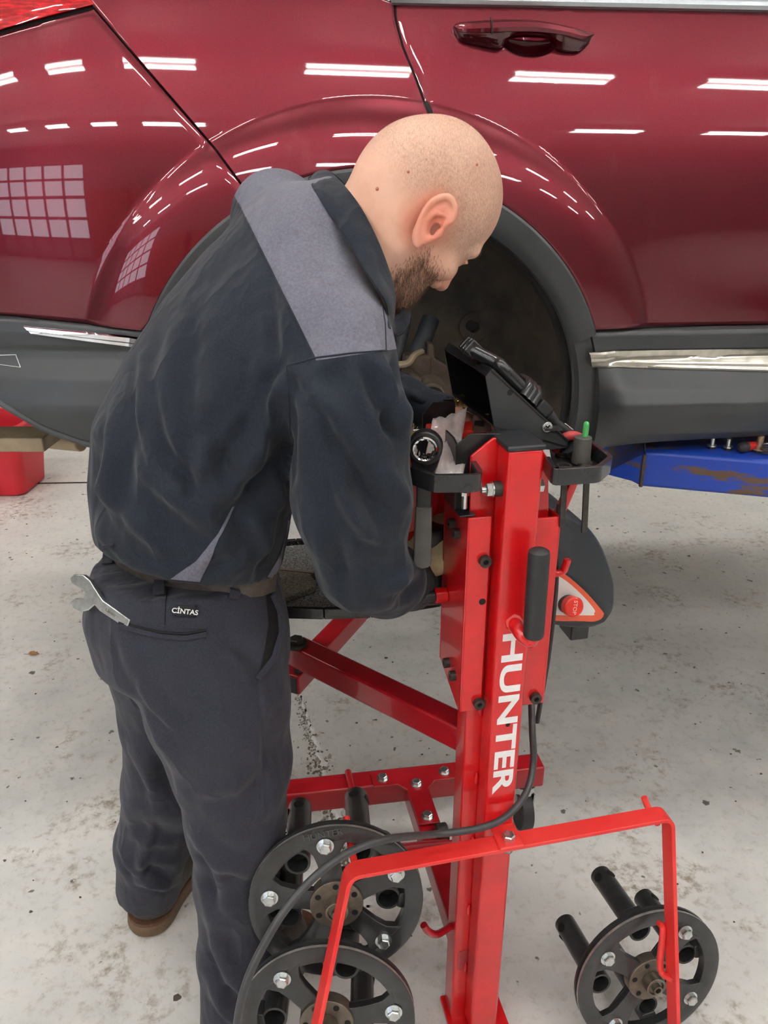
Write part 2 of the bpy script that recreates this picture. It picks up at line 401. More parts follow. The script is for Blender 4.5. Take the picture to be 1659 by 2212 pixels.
# ================================================================== car
YAW = rad(5.0); CO = Vector((0.0, 1.58, 0)); SD = Vector((math.cos(YAW), math.sin(YAW), 0)); CN = Vector((math.sin(YAW), -math.cos(YAW), 0)); ZH = Vector((0, 0, 1))
def sz(px, py):
    p = PP(px, py, CO, CN) - CO
    return (p.dot(SD), p.z)
def carP(s, z, d): return CO + SD * s + ZH * z + CN * d
ARC = (-0.02, 1.05); R_IN, R_OUT, R_FL = 0.432, 0.487, 0.61
_zt = np.linspace(0.9, 2.1, 241)
_al = np.interp(_zt, [0.9, 1.2, 1.26, 1.40, 1.50, 1.58, 1.66, 1.73, 1.80, 1.86, 2.1], [-4, -9, -8, -2, 3, 9, 15, 18, 18.5, 22, 26])
_dd = np.concatenate([[0], np.cumsum(-np.tan(np.radians((_al[1:] + _al[:-1]) / 2)) * (_zt[1] - _zt[0]))]); _dd -= np.interp(1.42, _zt, _dd)
def D(s, z):
    d = float(np.interp(z, _zt, _dd))
    r = math.hypot(s - ARC[0], z - ARC[1])
    x = min(max((R_FL - r) / (R_FL - R_OUT), 0), 1.0)
    xs_ = x * x / (x + 0.08); d += 0.019 * (1 - math.exp(-5 * xs_)) + 0.013 * xs_
    if s < -0.42: d -= 0.42 * (s + 0.42) ** 2
    if s < -1.0: d -= 2.2 * (s + 1.0) ** 2
    if s > 0.45:   # shallow scallop pressed into the lower door
        t = min((s - 0.45) / 0.5, 1.0); g = math.exp(-((z - (1.36 - 0.05 * t)) / 0.075) ** 2)
        d -= 0.016 * t * g
    return d
def resample(pts, n):
    P = np.array([list(p) for p in pts], float); L = np.concatenate([[0], np.cumsum(np.linalg.norm(P[1:] - P[:-1], axis=1))])
    t = np.linspace(0, L[-1], n); return np.stack([np.interp(t, L, P[:, k]) for k in range(P.shape[1])], 1)
def coons(bot, top, left, right, nu, nv):
    b, t, l, r = resample(bot, nu), resample(top, nu), resample(left, nv), resample(right, nv)
    u = np.linspace(0, 1, nu)[:, None, None]; v = np.linspace(0, 1, nv)[None, :, None]
    S = (1 - v) * b[:, None] + v * t[:, None] + (1 - u) * l[None] + u * r[None]
    S -= (1 - u) * (1 - v) * b[0] + u * (1 - v) * b[-1] + (1 - u) * v * t[0] + u * v * t[-1]
    return S
def panel_mesh(name, S, mat, parent, dfun=D, off=0.0, rim=0.022, gap=0.0018):
    nu, nv = S.shape[:2]
    V = []; 
    for i in range(nu):
        for j in range(nv):
            s, z = S[i, j]; V.append(carP(s, z, dfun(s, z) + off))
    Fc = [(i * nv + j, (i + 1) * nv + j, (i + 1) * nv + j + 1, i * nv + j + 1) for i in range(nu - 1) for j in range(nv - 1)]
    # rolled edges: every panel turns inwards at its border so the gaps have depth
    loop = [(i, 0) for i in range(nu)] + [(nu - 1, j) for j in range(1, nv)] + [(i, nv - 1) for i in range(nu - 2, -1, -1)] + [(0, j) for j in range(nv - 2, 0, -1)]
    cen = S.reshape(-1, 2).mean(0); n = len(loop); b1 = len(V)
    for (i, j) in loop:
        s, z = S[i, j]; V.append(carP(s, z, dfun(s, z) + off - rim))
    for k in range(n):
        a = loop[k]; b = loop[(k + 1) % n]
        Fc.append((a[0] * nv + a[1], b1 + k, b1 + (k + 1) % n, b[0] * nv + b[1]))
    # pull the outermost row slightly in, the fold of the sheet
    for (i, j) in loop:
        s, z = S[i, j]; V[i * nv + j] = carP(s, z, dfun(s, z) + off - 0.0025)
    me_o = raw(name, V, Fc, mat, parent)
    bm = bmesh.new(); bm.from_mesh(me_o.data); bmesh.ops.recalc_face_normals(bm, faces=bm.faces); bm.to_mesh(me_o.data); bm.free()
    ei = me_o.modifiers.new('edge', 'EDGE_SPLIT'); ei.split_angle = rad(50)
    return me_o
def arc(a0, a1, R, n=40): return [(ARC[0] + R * math.cos(rad(a)), ARC[1] + R * math.sin(rad(a))) for a in np.linspace(a0, a1, n)]
def car_paint():
    m, nt, b = nodes_of('deep_red_metallic_paint')
    b.inputs['Metallic'].default_value = 0.75; b.inputs['Roughness'].default_value = 0.35
    b.inputs['Coat Weight'].default_value = 1.0; b.inputs['Coat Roughness'].default_value = 0.025
    f = noise(nt, 900, 2, 0.5); c = ramp(nt, f, [(0.3, srgb(88, 6, 23)), (0.7, srgb(114, 12, 35))])
    dirt = noise(nt, 7, 7, 0.7, stretch=(1, 1, 0.35)); c2 = mixc(nt, ramp(nt, dirt, [(0.58, (0, 0, 0)), (0.85, (0.12, 0.12, 0.12))]), c, srgb(150, 120, 116))
    nt.links.new(c2, b.inputs['Base Color'])
    return m
M['paint'] = car_paint()
M['clad'] = pbr('dusty_black_cladding', srgb(50, 53, 56), 0.42, var=(5, 0.25, 0.3, 0.7), col2=srgb(64, 66, 68), bump=(700, 0.12, 0.0004), rvar=0.08)
M['liner'] = pbr('grimy_wheel_liner', srgb(38, 35, 31), 0.75, var=(6, 0.5, 0.35, 0.7), col2=srgb(92, 80, 68), bump=(25, 0.5, 0.004))
M['under'] = pbr('dirty_underbody', srgb(70, 62, 54), 0.8, var=(9, 0.5), bump=(30, 0.4, 0.003))
M['rust'] = pbr('rusty_suspension', srgb(98, 84, 72), 0.75, 0.2, var=(18, 0.5, 0.3, 0.7), col2=srgb(60, 46, 38), bump=(60, 0.4, 0.002))
M['tan'] = pbr('worn_tan_plate', srgb(170, 152, 124), 0.6, 0.2, var=(10, 0.35))
def glassmat(name, col, rough, trans):
    m, nt, b = nodes_of(name); b.inputs['Base Color'].default_value = col; b.inputs['Roughness'].default_value = rough
    b.inputs['Transmission Weight'].default_value = trans; f = noise(nt, 5); nt.links.new(ramp(nt, f, [(0, (rough,) * 3), (1, (rough + 0.03,) * 3)]), b.inputs['Roughness']); return m
M['glass'] = glassmat('tinted_glass', srgb(40, 46, 46), 0.03, 0.4)
car = thing('car', 'deep red metallic sport utility car with its rear wheel taken off', 'car', carP(0, 0, -0.9))
car.location.z = 0.9
# --- traced seams
seam_b = [sz(*p) for p in [(110, -85), (180, 0), (300, 137), (400, 250), (470, 330), (520, 395), (560, 445)]]
seam_d = [sz(*p) for p in [(864, -14), (864, 25), (878, 90), (905, 165), (930, 245), (955, 315), (985, 392)]]
a_b = math.degrees(math.atan2(seam_b[-1][1] - ARC[1], seam_b[-1][0] - ARC[0])); a_d = math.degrees(math.atan2(seam_d[-1][1] - ARC[1], seam_d[-1][0] - ARC[0]))
ZB = 1.236
a_r = math.degrees(math.asin((ZB - ARC[1]) / R_OUT)); a_l = 180 - math.degrees(math.asin((1.262 - ARC[1]) / R_OUT))
seam_b[-1] = arc(a_b, a_b, R_OUT, 1)[0]; seam_d[-1] = arc(a_d, a_d, R_OUT, 1)[0]
SL = -1.45; BELT = 1.812
# quarter panel
topq = [(seam_b[0][0], seam_b[0][1]), (-0.3, 1.92), (seam_d[0][0] - 0.0, BELT)]
S = coons(arc(a_b, a_d, R_OUT), topq, list(reversed(seam_b)), list(reversed(seam_d)), 130, 100)
def shrink(S, g=0.0018):
    T = S.copy(); T[0, :, 0] += g; T[-1, :, 0] -= g; return T
panel_mesh('quarter_panel', shrink(S), M['paint'], car)
# rear bumper side
rb = list(reversed(seam_b))[::-1]
right = list(reversed([*seam_b, *arc(a_b, a_l, R_OUT)[1:]]))
lampline = [(SL, sz(-300, 115)[1] - 0.02), sz(-120, 75), sz(0, 44), (seam_b[1][0], seam_b[1][1])]
right = list(reversed([*seam_b[1:], *arc(a_b, a_l, R_OUT)[1:]]))
zl = sz(0, 690)[1]
botb = [(SL, zl + 0.035), (-0.9, zl + 0.005), sz(0, 690), sz(310, 712), arc(a_l, a_l, R_OUT, 1)[0]]
S = coons(botb, lampline, [(SL, zl + 0.035), (SL, lampline[0][1])], right, 120, 120)
panel_mesh('rear_bumper', shrink(S), M['paint'], car)
# tail lamp
lampm, nt, b = nodes_of('red_tail_lamp_lens'); b.inputs['Base Color'].default_value = srgb(190, 8, 22); b.inputs['Roughness'].default_value = 0.05; b.inputs['Coat Weight'].default_value = 1
nt.links.new(ramp(nt, noise(nt, 40, 2, 0.5, stretch=(1, 1, 6)), [(0.4, srgb(150, 4, 16)), (0.6, srgb(214, 20, 34))]), b.inputs['Base Color'])
lb = [(p[0], p[1] + 0.008) for p in lampline]
S = coons(lb, [(SL, 2.02), (-0.9, 2.0), (seam_b[0][0] - 0.02, seam_b[0][1] + 0.02)], [lb[0], (SL, 2.02)], [lb[-1], (seam_b[0][0] - 0.02, seam_b[0][1] + 0.02)], 30, 14)
panel_mesh('tail_lamp', S, lampm, car, off=0.004)
# rear door
SDR = 1.12
left = [*reversed([*seam_d, *arc(a_d, a_r, R_OUT)[1:]])]
zb2 = ZB
S = coons([left[0], (0.7, zb2 + 0.001), (SDR, zb2 + 0.001)], [left[-1], (SDR, BELT)], left, [(SDR, zb2 + 0.001), (SDR, BELT)], 120, 140)
rear_door = panel_mesh('rear_door', shrink(S), M['paint'], car)
S = coons([(SDR + 0.005, zb2), (2.25, zb2)], [(SDR + 0.005, BELT), (2.25, BELT)], [(SDR + 0.005, zb2), (SDR + 0.005, BELT)], [(2.25, zb2), (2.25, BELT)], 40, 50)
panel_mesh('front_door', S, M['paint'], car)
# dark gap backing behind the seams
def seam_back(name, pts, w=0.02):
    mb = MB(); mb.tube([carP(s, z, D(s, z) - 0.024) for s, z in resample(pts, 40)], w, 6); return mb.build(name, M['hole'], car)
seam_back('seam_gap_backing', seam_d[:-1]); seam_back('seam_gap_backing', seam_b[:-1], 0.014); seam_back('lamp_gap_backing', lampline, 0.016)  # black tubes added behind the gaps to block light and keep them dark
# wheel arch trim: ring with a rolled outer edge and an inner return lip
def ringstrip(name, a0, a1, prof, mat, n=110):
    V = []; Fc = []; m = len(prof)
    for a in np.linspace(a0, a1, n):
        for (R, o, rel) in prof:
            s = ARC[0] + R * math.cos(rad(a)); z = ARC[1] + R * math.sin(rad(a))
            s2 = ARC[0] + R_OUT * math.cos(rad(a)); z2 = ARC[1] + R_OUT * math.sin(rad(a))
            V.append(carP(s, z, (D(s2, z2) if rel else 0) + o))
    Fc = [(i * m + j, (i + 1) * m + j, (i + 1) * m + j + 1, i * m + j + 1) for i in range(n - 1) for j in range(m - 1)]
    o = raw(name, V, Fc, mat, car); bm = bmesh.new(); bm.from_mesh(o.data); bmesh.ops.recalc_face_normals(bm, faces=bm.faces); bm.to_mesh(o.data); bm.free()
    o.modifiers.new('e', 'EDGE_SPLIT').split_angle = rad(35); return o
prof = [(R_OUT + 0.002, -0.01, 1), (R_OUT + 0.001, 0.006, 1), (R_OUT - 0.004, 0.010, 1), (R_OUT - 0.03, 0.011, 1), (R_IN + 0.008, 0.006, 1), (R_IN, 0.0, 1), (R_IN - 0.002, -0.012, 1), (R_IN + 0.002, -0.03, 1), (R_IN + 0.014, -0.05, 1)]
ringstrip('wheel_arch_trim', a_r - 1, a_l + 1, prof, M['clad'])
for nm, a0, a1 in (('door_arch_edge', -14, a_r - 1.0), ('bumper_arch_edge', a_l + 1.0, 190)):
    ringstrip(nm, a0, a1, [(R_OUT - 0.012, 0.004, 1), (R_IN + 0.008, 0.004, 1), (R_IN, -0.002, 1), (R_IN - 0.002, -0.012, 1), (R_IN + 0.002, -0.03, 1), (R_IN + 0.014, -0.05, 1)], M['clad'], 40)
# inner seal beads seen as dark lines inside the arch
ringstrip('arch_seal', -14, 190, [(R_IN + 0.012, -0.045, 1), (R_IN - 0.004, -0.05, 1), (R_IN - 0.008, -0.06, 1), (R_IN + 0.004, -0.075, 1)], pbr('black_seal', srgb(26, 26, 27), 0.5, var=(30, 0.4)))
# door cladding with its pressed section
def clad_prof(z):
    return float(np.interp(z, [0.985, 1.015, 1.06, 1.085, 1.115, 1.15, 1.175, 1.186, 1.192, 1.222, 1.232, 1.236], [0.020, 0.046, 0.066, 0.073, 0.058, 0.032, 0.013, 0.014, 0.022, 0.026, 0.022, 0.0])) - 0.004
def dclad(s, z):
    r = math.hypot(s - ARC[0], z - ARC[1]); k = min(max((r - R_OUT + 0.004) / 0.035, 0), 1); k = k * k * (3 - 2 * k)
    base = float(np.interp(1.24, _zt, _dd)) + 0.034 * (1 - k)
    return base + clad_prof(z) * k + 0.004
zrb = [(0.46, 0.985), (0.6, 0.99), (0.9, 1.002), (1.4, 1.012), (2.3, 1.015)]
leftc = [(R_OUT * math.cos(rad(a)) + ARC[0] - 0.01 + 0.0, ARC[1] + R_OUT * math.sin(rad(a))) for a in np.linspace(-8, a_r - 0.8, 30)]
leftc[0] = (leftc[0][0] - 0.012, 0.975)
zrb[0] = leftc[0]
topc = [leftc[-1], (0.7, ZB - 0.001), (2.3, ZB - 0.001)]
S = coons(zrb, topc, leftc, [zrb[-1], topc[-1]], 80, 70)
panel_mesh('door_cladding', S, M['clad'], car, dfun=dclad, off=0.0, rim=0.08)
# chrome strip on the door
def strip(name, pts_top, pts_bot, df, off, mat, th=0.006):
    S = coons(pts_bot, pts_top, [pts_bot[0], pts_top[0]], [pts_bot[-1], pts_top[-1]], 60, 9)
    def d2(s, z): return df(s, z)
    nu, nv = S.shape[:2]; V = []
    for i in range(nu):
        for j in range(nv):
            v = j / (nv - 1); s, z = S[i, j]; V.append(carP(s, z, df(s, z) + off + th * (0.0 if j in (0, nv - 1) else (1.0 if v > 0.45 else 0.55))))
    Fc = [(i * nv + j, (i + 1) * nv + j, (i + 1) * nv + j + 1, i * nv + j + 1) for i in range(nu - 1) for j in range(nv - 1)]
    b1 = len(V); V += [carP(*S[0, j], df(*S[0, j]) + off - 0.01) for j in range(nv)]
    Fc += [(j, j + 1, b1 + j + 1, b1 + j) for j in range(nv - 1)]
    o = raw(name, V, Fc, mat, car); o.modifiers.new('e', 'EDGE_SPLIT').split_angle = rad(35)
    bm = bmesh.new(); bm.from_mesh(o.data); bmesh.ops.recalc_face_normals(bm, faces=bm.faces); bm.to_mesh(o.data); bm.free()
    return o
t0 = sz(1264, 757); b0 = sz(1270, 788); t1 = sz(1659, 752); b1_ = sz(1659, 797)
def ext(a, b, s): k = (s - a[0]) / (b[0] - a[0]); return (s, a[1] + (b[1] - a[1]) * k)
strip('chrome_strip', [t0, ext(t0, t1, 2.25)], [b0, sz(1450, 794), ext(b0, b1_, 1.2), (2.25, ext(b0, b1_, 1.2)[1])], dclad, 0.002, pbr('worn_chrome', srgb(206, 202, 192), 0.16, 0.95, var=(40, 0.25, 0.4, 0.7), rvar=0.08))
# bumper cladding on the left
def dbc(s, z):
    r = math.hypot(s - ARC[0], z - ARC[1]); k = min(max((r - R_OUT + 0.004) / 0.035, 0), 1); k = k * k * (3 - 2 * k)
    base = float(np.interp(1.24, _zt, _dd))
    if s < -0.42: base -= 0.42 * (s + 0.42) ** 2
    if s < -1.0: base -= 2.2 * (s + 1.0) ** 2
    pr = float(np.interp(z, [0.92, 0.99, 1.04, 1.085, 1.10, 1.15, 1.19, 1.205, 1.215, 1.24, 1.262, 1.27], [-0.02, 0.02, 0.036, 0.046, 0.046, 0.036, 0.018, 0.014, 0.02, 0.022, 0.018, 0.0]))
    return base + 0.034 * (1 - k) + pr * k
botc = [(SL, 1.10), sz(-220, 800), sz(-60, 850), sz(30, 893), sz(90, 925), sz(180, 955), sz(300, 975), (ARC[0] - R_OUT * math.cos(rad(-8)) + 0.022, 0.975)]
rightc = [(ARC[0] - R_OUT * math.cos(rad(a)) + 0.01, ARC[1] + R_OUT * math.sin(rad(a))) for a in np.linspace(-8, 180 - a_l - 0.8, 30)]
rightc[0] = botc[-1]
topc = [(p[0], p[1] - 0.002) for p in botb[:-1]] + [rightc[-1]]
S = coons(botc, topc, [botc[0], topc[0]], rightc, 80, 70)
panel_mesh('bumper_cladding', S, M['clad'], car, dfun=dbc, rim=0.08)
# thin lower lip of the bumper
lip = MB(); lip.tube([carP(s, z - 0.004, dbc(s, z) - 0.004) for s, z in resample(botc, 60)], 0.008, 8); lip.build('bumper_lip', M['clad'], car)
vl = MB(); B0 = [carP(s, z - 0.006, dbc(s, z) - 0.012) for s, z in resample(botc, 50)]; rws = [B0, [p - CN * 0.03 - ZH * 0.012 for p in B0], [p - CN * 0.10 - ZH * 0.03 for p in B0], [p - CN * 0.35 - ZH * 0.03 for p in B0]]
vl.add([p for r in rws for p in r], [(j * 50 + i, j * 50 + i + 1, (j + 1) * 50 + i + 1, (j + 1) * 50 + i) for j in range(3) for i in range(49)], True); vl.build('bumper_valance', M['clad'], car)
ct = [sz(40, 708), sz(160, 715), sz(300, 726), sz(360, 731)]; cbm = [sz(62, 727), sz(160, 737), sz(280, 750), sz(360, 757)]
strip('chrome_strip', ct, cbm, dbc, 0.003, M['chrome'])
# white scratch outlines low on the bumper
sc = MB(); P = [carP(*sz(*p), dbc(*sz(*p)) + 0.0008) for p in [(-20, 778), (18, 775), (33, 800)]]
sc.tube(P, 0.0008, 5); P = [carP(*sz(*p), dbc(*sz(*p)) + 0.0008) for p in [(-20, 797), (33, 800)]]; sc.tube(P, 0.0005, 5)
sc.build('scratch', M['white_ink'], car)
# belt moulding, side glass, pillars and roof above the frame
bm_ = MB(); bm_.tube([carP(s, BELT + 0.010, D(s, BELT) - 0.002) for s in np.linspace(0.02, 2.3, 60)], 0.011, 10); bm_.build('belt_moulding', pbr('satin_silver_moulding', srgb(170, 176, 182), 0.25, 0.8, var=(20, 0.1)), car)
def upper(name, pts, mat, off=0.0, th=0.008):
    mb = MB(); dfun = lambda z: float(np.interp(BELT, _zt, _dd)) - 0.012 - (z - BELT) * 0.42 + off
    mb.prism([carP(s, z, dfun(z)) for s, z in pts], -CN * th); return mb.build(name, mat, car)
upper('door_glass', [(0.30, BELT + 0.012), (1.08, BELT + 0.012), (1.06, 2.20), (0.62, 2.20)], M['glass'])
upper('door_glass', [(1.14, BELT + 0.012), (2.2, BELT + 0.012), (1.9, 2.20), (1.12, 2.22)], M['glass'])
upper('window_pillar', [(0.02, BELT + 0.012), (0.30, BELT + 0.012), (0.62, 2.20), (0.5, 2.24)], M['black_plastic'], 0.004, 0.03)
upper('window_pillar', [(1.06, BELT + 0.012), (1.16, BELT + 0.012), (1.13, 2.22), (1.05, 2.22)], M['black_plastic'], 0.004, 0.03)
upper('quarter_glass', [(-0.42, 1.93), (0.02, BELT + 0.03), (0.46, 2.2), (-0.1, 2.2)], M['glass'])
upper('rear_pillar', [(-0.95, 1.96), (-0.42, 1.93), (-0.10, 2.2), (-0.75, 2.24)], M['paint'], 0.002, 0.05)
rf = MB(); dr = float(np.interp(BELT, _zt, _dd)) - 0.012 - (2.2 - BELT) * 0.42
rp = [(dr + 0.01, 2.2), (dr - 0.06, 2.27), (dr - 0.35, 2.32), (dr - 0.8, 2.33), (dr - 1.25, 2.32), (dr - 1.5, 2.27), (dr - 1.56, 2.2)]
rf.add([carP(s, z, d) for s in (-0.85, 2.0) for d, z in rp], [(i, i + 1, 8 + i, 7 + i) for i in range(6)], True); rf.build('roof', M['paint'], car)
# hidden bulk of the body: floor pan, tub sides, far flank
sh = MB()
def cbox(mb, s0, s1, d0, d1, z0, z1): mb.add([carP(s, z, d) for s in (s0, s1) for d in (d0, d1) for z in (z0, z1)], [(0, 1, 3, 2), (4, 6, 7, 5), (0, 4, 5, 1), (2, 3, 7, 6), (0, 2, 6, 4), (1, 5, 7, 3)])
cbox(sh, 0.47, 2.3, -0.05, -1.7, 1.05, 1.10); cbox(sh, -0.9, 0.47, -0.42, -1.35, 1.08, 1.13); cbox(sh, -1.35, -0.55, -0.3, -1.6, 1.08, 1.12)
sh.build('floor_pan', M['under'], car)
sh = MB(); cbox(sh, -1.2, 2.3, -1.72, -1.76, 1.02, 1.80); cbox(sh, 2.26, 2.3, -0.1, -1.7, 1.05, 1.8); cbox(sh, -1.3, -1.26, -0.5, -1.7, 1.05, 1.95)
sh.build('far_flank', M['paint'], car)
# wheel house: barrel liner and rear wall
ln = MB(); n = 60; prof = [(R_IN + 0.012, -0.03), (R_IN + 0.016, -0.10), (R_IN + 0.006, -0.18), (R_IN - 0.03, -0.27), (R_IN - 0.12, -0.34), (R_IN - 0.25, -0.37), (0.0, -0.38)]
V = []; Fc = []
for i, a in enumerate(np.linspace(-9, 189, n)):
    for (R, d) in prof:
        w = 0.006 * math.sin(a * 0.21) + 0.004 * math.sin(a * 0.9 + R * 20); V.append(carP(ARC[0] + (R + w * (R > 0)) * math.cos(rad(a)), ARC[1] + 0.02 + (R + w * (R > 0)) * math.sin(rad(a)), d))
m_ = len(prof); Fc = [(i * m_ + j, (i + 1) * m_ + j, (i + 1) * m_ + j + 1, i * m_ + j + 1) for i in range(n - 1) for j in range(m_ - 1)]
lo = raw('wheel_liner', V, Fc, M['liner'], car)
# suspension seen in the wheel house
def wp(px, py, d): return PP(px, py, CO + CN * d, CN)
mb = MB(); mb.cyl(wp(1017, 703, -0.345), wp(1017, 703, -0.33), 0.013, n=20); mb.build('liner_hole', M['hole'], car)
mb = MB(); c = wp(1022, 705, -0.345)
mb.ringcyl(c, c + CN * 0.012, 0.036, 0.014, 24); mb.build('liner_boss', M['liner'], car)
mb = MB(); mb.tube([wp(930, 690, -0.30), wp(905, 760, -0.25), wp(890, 830, -0.22)], 0.022, 14); mb.tube([wp(875, 700, -0.28), wp(850, 800, -0.24)], 0.014, 12); mb.build('shock_absorber', pbr('blue_grey_damper', srgb(66, 70, 76), 0.6, var=(20, 0.4)), car)
mb = MB()
mb.prism([wp(*p, -0.20) for p in [(925, 740), (938, 745), (940, 775), (985, 800), (990, 870), (960, 930), (935, 945), (905, 900), (915, 860), (922, 800)]], -CN * 0.05)
mb.build('steering_knuckle', M['rust'], car, 0.006)
mb = MB(); hc = wp(932, 858, -0.15); mb.cyl(hc - CN * 0.08, hc, 0.05, 0.032, n=28); mb.cyl(hc, hc + CN * 0.006, 0.025, n=24); mb.hexbolt(hc + CN * 0.006, CN, 0.016, 0.014); mb.cyl(hc, hc + CN * 0.034, 0.007, n=14)
mb.build('axle_hub', pbr('dull_hub', srgb(120, 108, 94), 0.6, 0.4, var=(30, 0.4)), car, 0.002)
mb = MB(); mb.tube(catmull([wp(860, 788, -0.2), wp(882, 784, -0.19), wp(895, 768, -0.2), wp(912, 760, -0.22)], 6), 0.008, 10); mb.build('brake_hose', M['tan'], car)
mb = MB(); mb.bar(wp(872, 815, -0.17), wp(898, 835, -0.17), 0.05, 0.05); mb.bar(wp(870, 800, -0.22), wp(930, 800, -0.22), 0.05, 0.08); mb.build('brake_caliper', M['rust'], car, 0.008)
mb = MB(); mb.bar(wp(900, 880, -0.24), wp(1120, 930, -0.32), 0.06, 0.05); mb.bar(wp(820, 900, -0.2), wp(700, 930, -0.3), 0.06, 0.05); mb.bar(wp(985, 860, -0.28), wp(1010, 820, -0.33), 0.03, 0.03); mb.build('control_arm', M['under'], car, 0.01)
mb = MB(); c = [carP(ARC[0] - 0.1 + 0.055 * math.cos(t), 1.12 + 0.03 * t / 2.0 + 0.0, -0.24 + 0.055 * math.sin(t)) for t in np.linspace(0, 14, 90)]; mb.tube(c, 0.008, 8); mb.build('coil_spring', M['black_metal'], car)
# exhaust silencer and bracket low at the left
mb = MB(); mb.cyl(PY(110, 952, 2.0), PY(176, 958, 1.95), 0.022, n=28); mb.build('tail_pipe', M['tan'], car, 0.004)
mb = MB(); mb.box(PY(-20, 948, 1.75), (0.29, 0.10, 0.034)); mb.build('skid_plate', M['tan'], car, 0.004)
# door handle
def dh(px, py, o): s, z = sz(px, py); return carP(s, z, D(s, z) + o)
hd = bpy.data.objects.new('door_handle', None); C.objects.link(hd); hd.location = dh(1150, 75, 0); setparent(hd, car)
# recess cup: a hole is cut in the door skin and a bowl set behind it
cpx = [(1162 + 66 * math.cos(t), 71 + 44 * math.sin(t)) for t in np.linspace(0, 2 * math.pi, 29)[:-1]]
ring0 = [dh(px, py, 0.0) for px, py in cpx]; cc = sum(ring0, Vector()) / len(ring0); n0 = len(ring0)
bm = bmesh.new(); bm.from_mesh(rear_door.data); Lc = rear_door.matrix_world.inverted() if False else Matrix.Identity(4)
nD = (ring0[7] - cc).cross(ring0[0] - cc).normalized(); nD = nD if nD.dot(CN) > 0 else -nD
for i in range(n0):
    p, q_ = ring0[i], ring0[(i + 1) % n0]; near = [f for f in bm.faces if (f.calc_center_median() - cc).length < 0.09]
    ge = set(near); ee = {e for f in near for e in f.edges}; vv = {v for f in near for v in f.verts}
    bmesh.ops.bisect_plane(bm, geom=list(vv) + list(ee) + list(ge), plane_co=p, plane_no=(q_ - p).cross(nD).normalized(), dist=1e-6)
def inside(c):
    return all(((ring0[(i + 1) % n0] - ring0[i]).cross(nD)).dot(c - ring0[i]) * ((ring0[(i + 1) % n0] - ring0[i]).cross(nD)).dot(cc - ring0[i]) > 0 for i in range(n0))
bmesh.ops.delete(bm, geom=[f for f in bm.faces if (f.calc_center_median() - cc).length < 0.09 and inside(f.calc_center_median())], context='FACES'); bm.to_mesh(rear_door.data); bm.free()
cup = MB(); rws = [[cc + (p - cc) * k + CN * d_ for p in ring0] for k, d_ in ((1.03, 0.0006), (1.0, 0.001), (0.97, -0.002), (0.93, -0.012), (0.82, -0.024), (0.55, -0.031))]
cup.add([p for r in rws for p in r] + [cc - CN * 0.033], [(j * n0 + i, j * n0 + (i + 1) % n0, (j + 1) * n0 + (i + 1) % n0, (j + 1) * n0 + i) for j in range(len(rws) - 1) for i in range(n0)] + [((len(rws) - 1) * n0 + i, (len(rws) - 1) * n0 + (i + 1) % n0, len(rws) * n0) for i in range(n0)], True)
cup.build('finger_cup', M['paint'], hd)
# grip: traced edges, lofted as a rounded bar standing off the door
def edge(pts, n=60): return [Vector(p) for p in resample([tuple(p) for p in catmull([dh(px, py, 0) for px, py in pts], 6)], n)]
def edgex(pts, n=60):
    X = np.linspace(pts[0][0], pts[-1][0], n); P = np.array([[p[0], p[1]] for p in catmull([Vector((x, y, 0)) for x, y in pts], 8)]); return [dh(x, float(np.interp(x, P[:, 0], P[:, 1])), 0) for x in X]
topH = edgex([(991, 44), (1000, 36), (1040, 33), (1110, 31), (1170, 33), (1230, 43), (1280, 55), (1303, 62)])
botH = edgex([(991, 46), (1006, 76), (1050, 88), (1088, 95), (1104, 86), (1122, 71), (1160, 69), (1198, 72), (1212, 86), (1226, 99), (1262, 103), (1290, 88), (1303, 64)])
botH2 = edgex([(991, 45), (1004, 60), (1050, 64), (1110, 63), (1172, 64), (1225, 70), (1275, 78), (1303, 63)])
def loft(mb, rows):
    n = len(rows[0]); k = len(rows)
    V = [p for r in rows for p in r]; mb.add(V, [(j * n + i, j * n + i + 1, (j + 1) * n + i + 1, (j + 1) * n + i) for j in range(k - 1) for i in range(n - 1)], True)
m1 = len(topH); env = [math.sin(math.pi * min(max(i / (m1 - 1), 0.02), 0.98)) ** 0.35 for i in range(m1)]
def mid(a, b, t, o): return [p.lerp(q, t) + CN * (o * e) for p, q, e in zip(a, b, env)]
g = MB(); loft(g, [mid(topH, botH2, 0, 0.004), mid(topH, botH2, 0.04, 0.028), mid(topH, botH2, 0.3, 0.040), mid(topH, botH2, 0.7, 0.042), mid(topH, botH2, 0.98, 0.036), mid(topH, botH2, 1.0, 0.028)])
g.build('grip', M['paint'], hd)
g = MB(); loft(g, [mid(botH2, botH, 0, 0.034), mid(botH2, botH, 0.5, 0.028), mid(botH2, botH, 0.95, 0.014), mid(botH2, botH, 1.0, 0.003)])
g.build('grip_underside', pbr('shaded_glossy_red', srgb(64, 8, 16), 0.12, 0.3, 1.0, var=(20, 0.2)), hd)  # handle red darkened, the shade under the grip put into its colour
g = MB(); g.tube([dh(1067, 31, 0.038), dh(1068, 50, 0.043), dh(1068, 70, 0.037)], 0.0012, 6); g.build('cap_seam', M['hole'], hd)
for o in list(car.children):
    pass
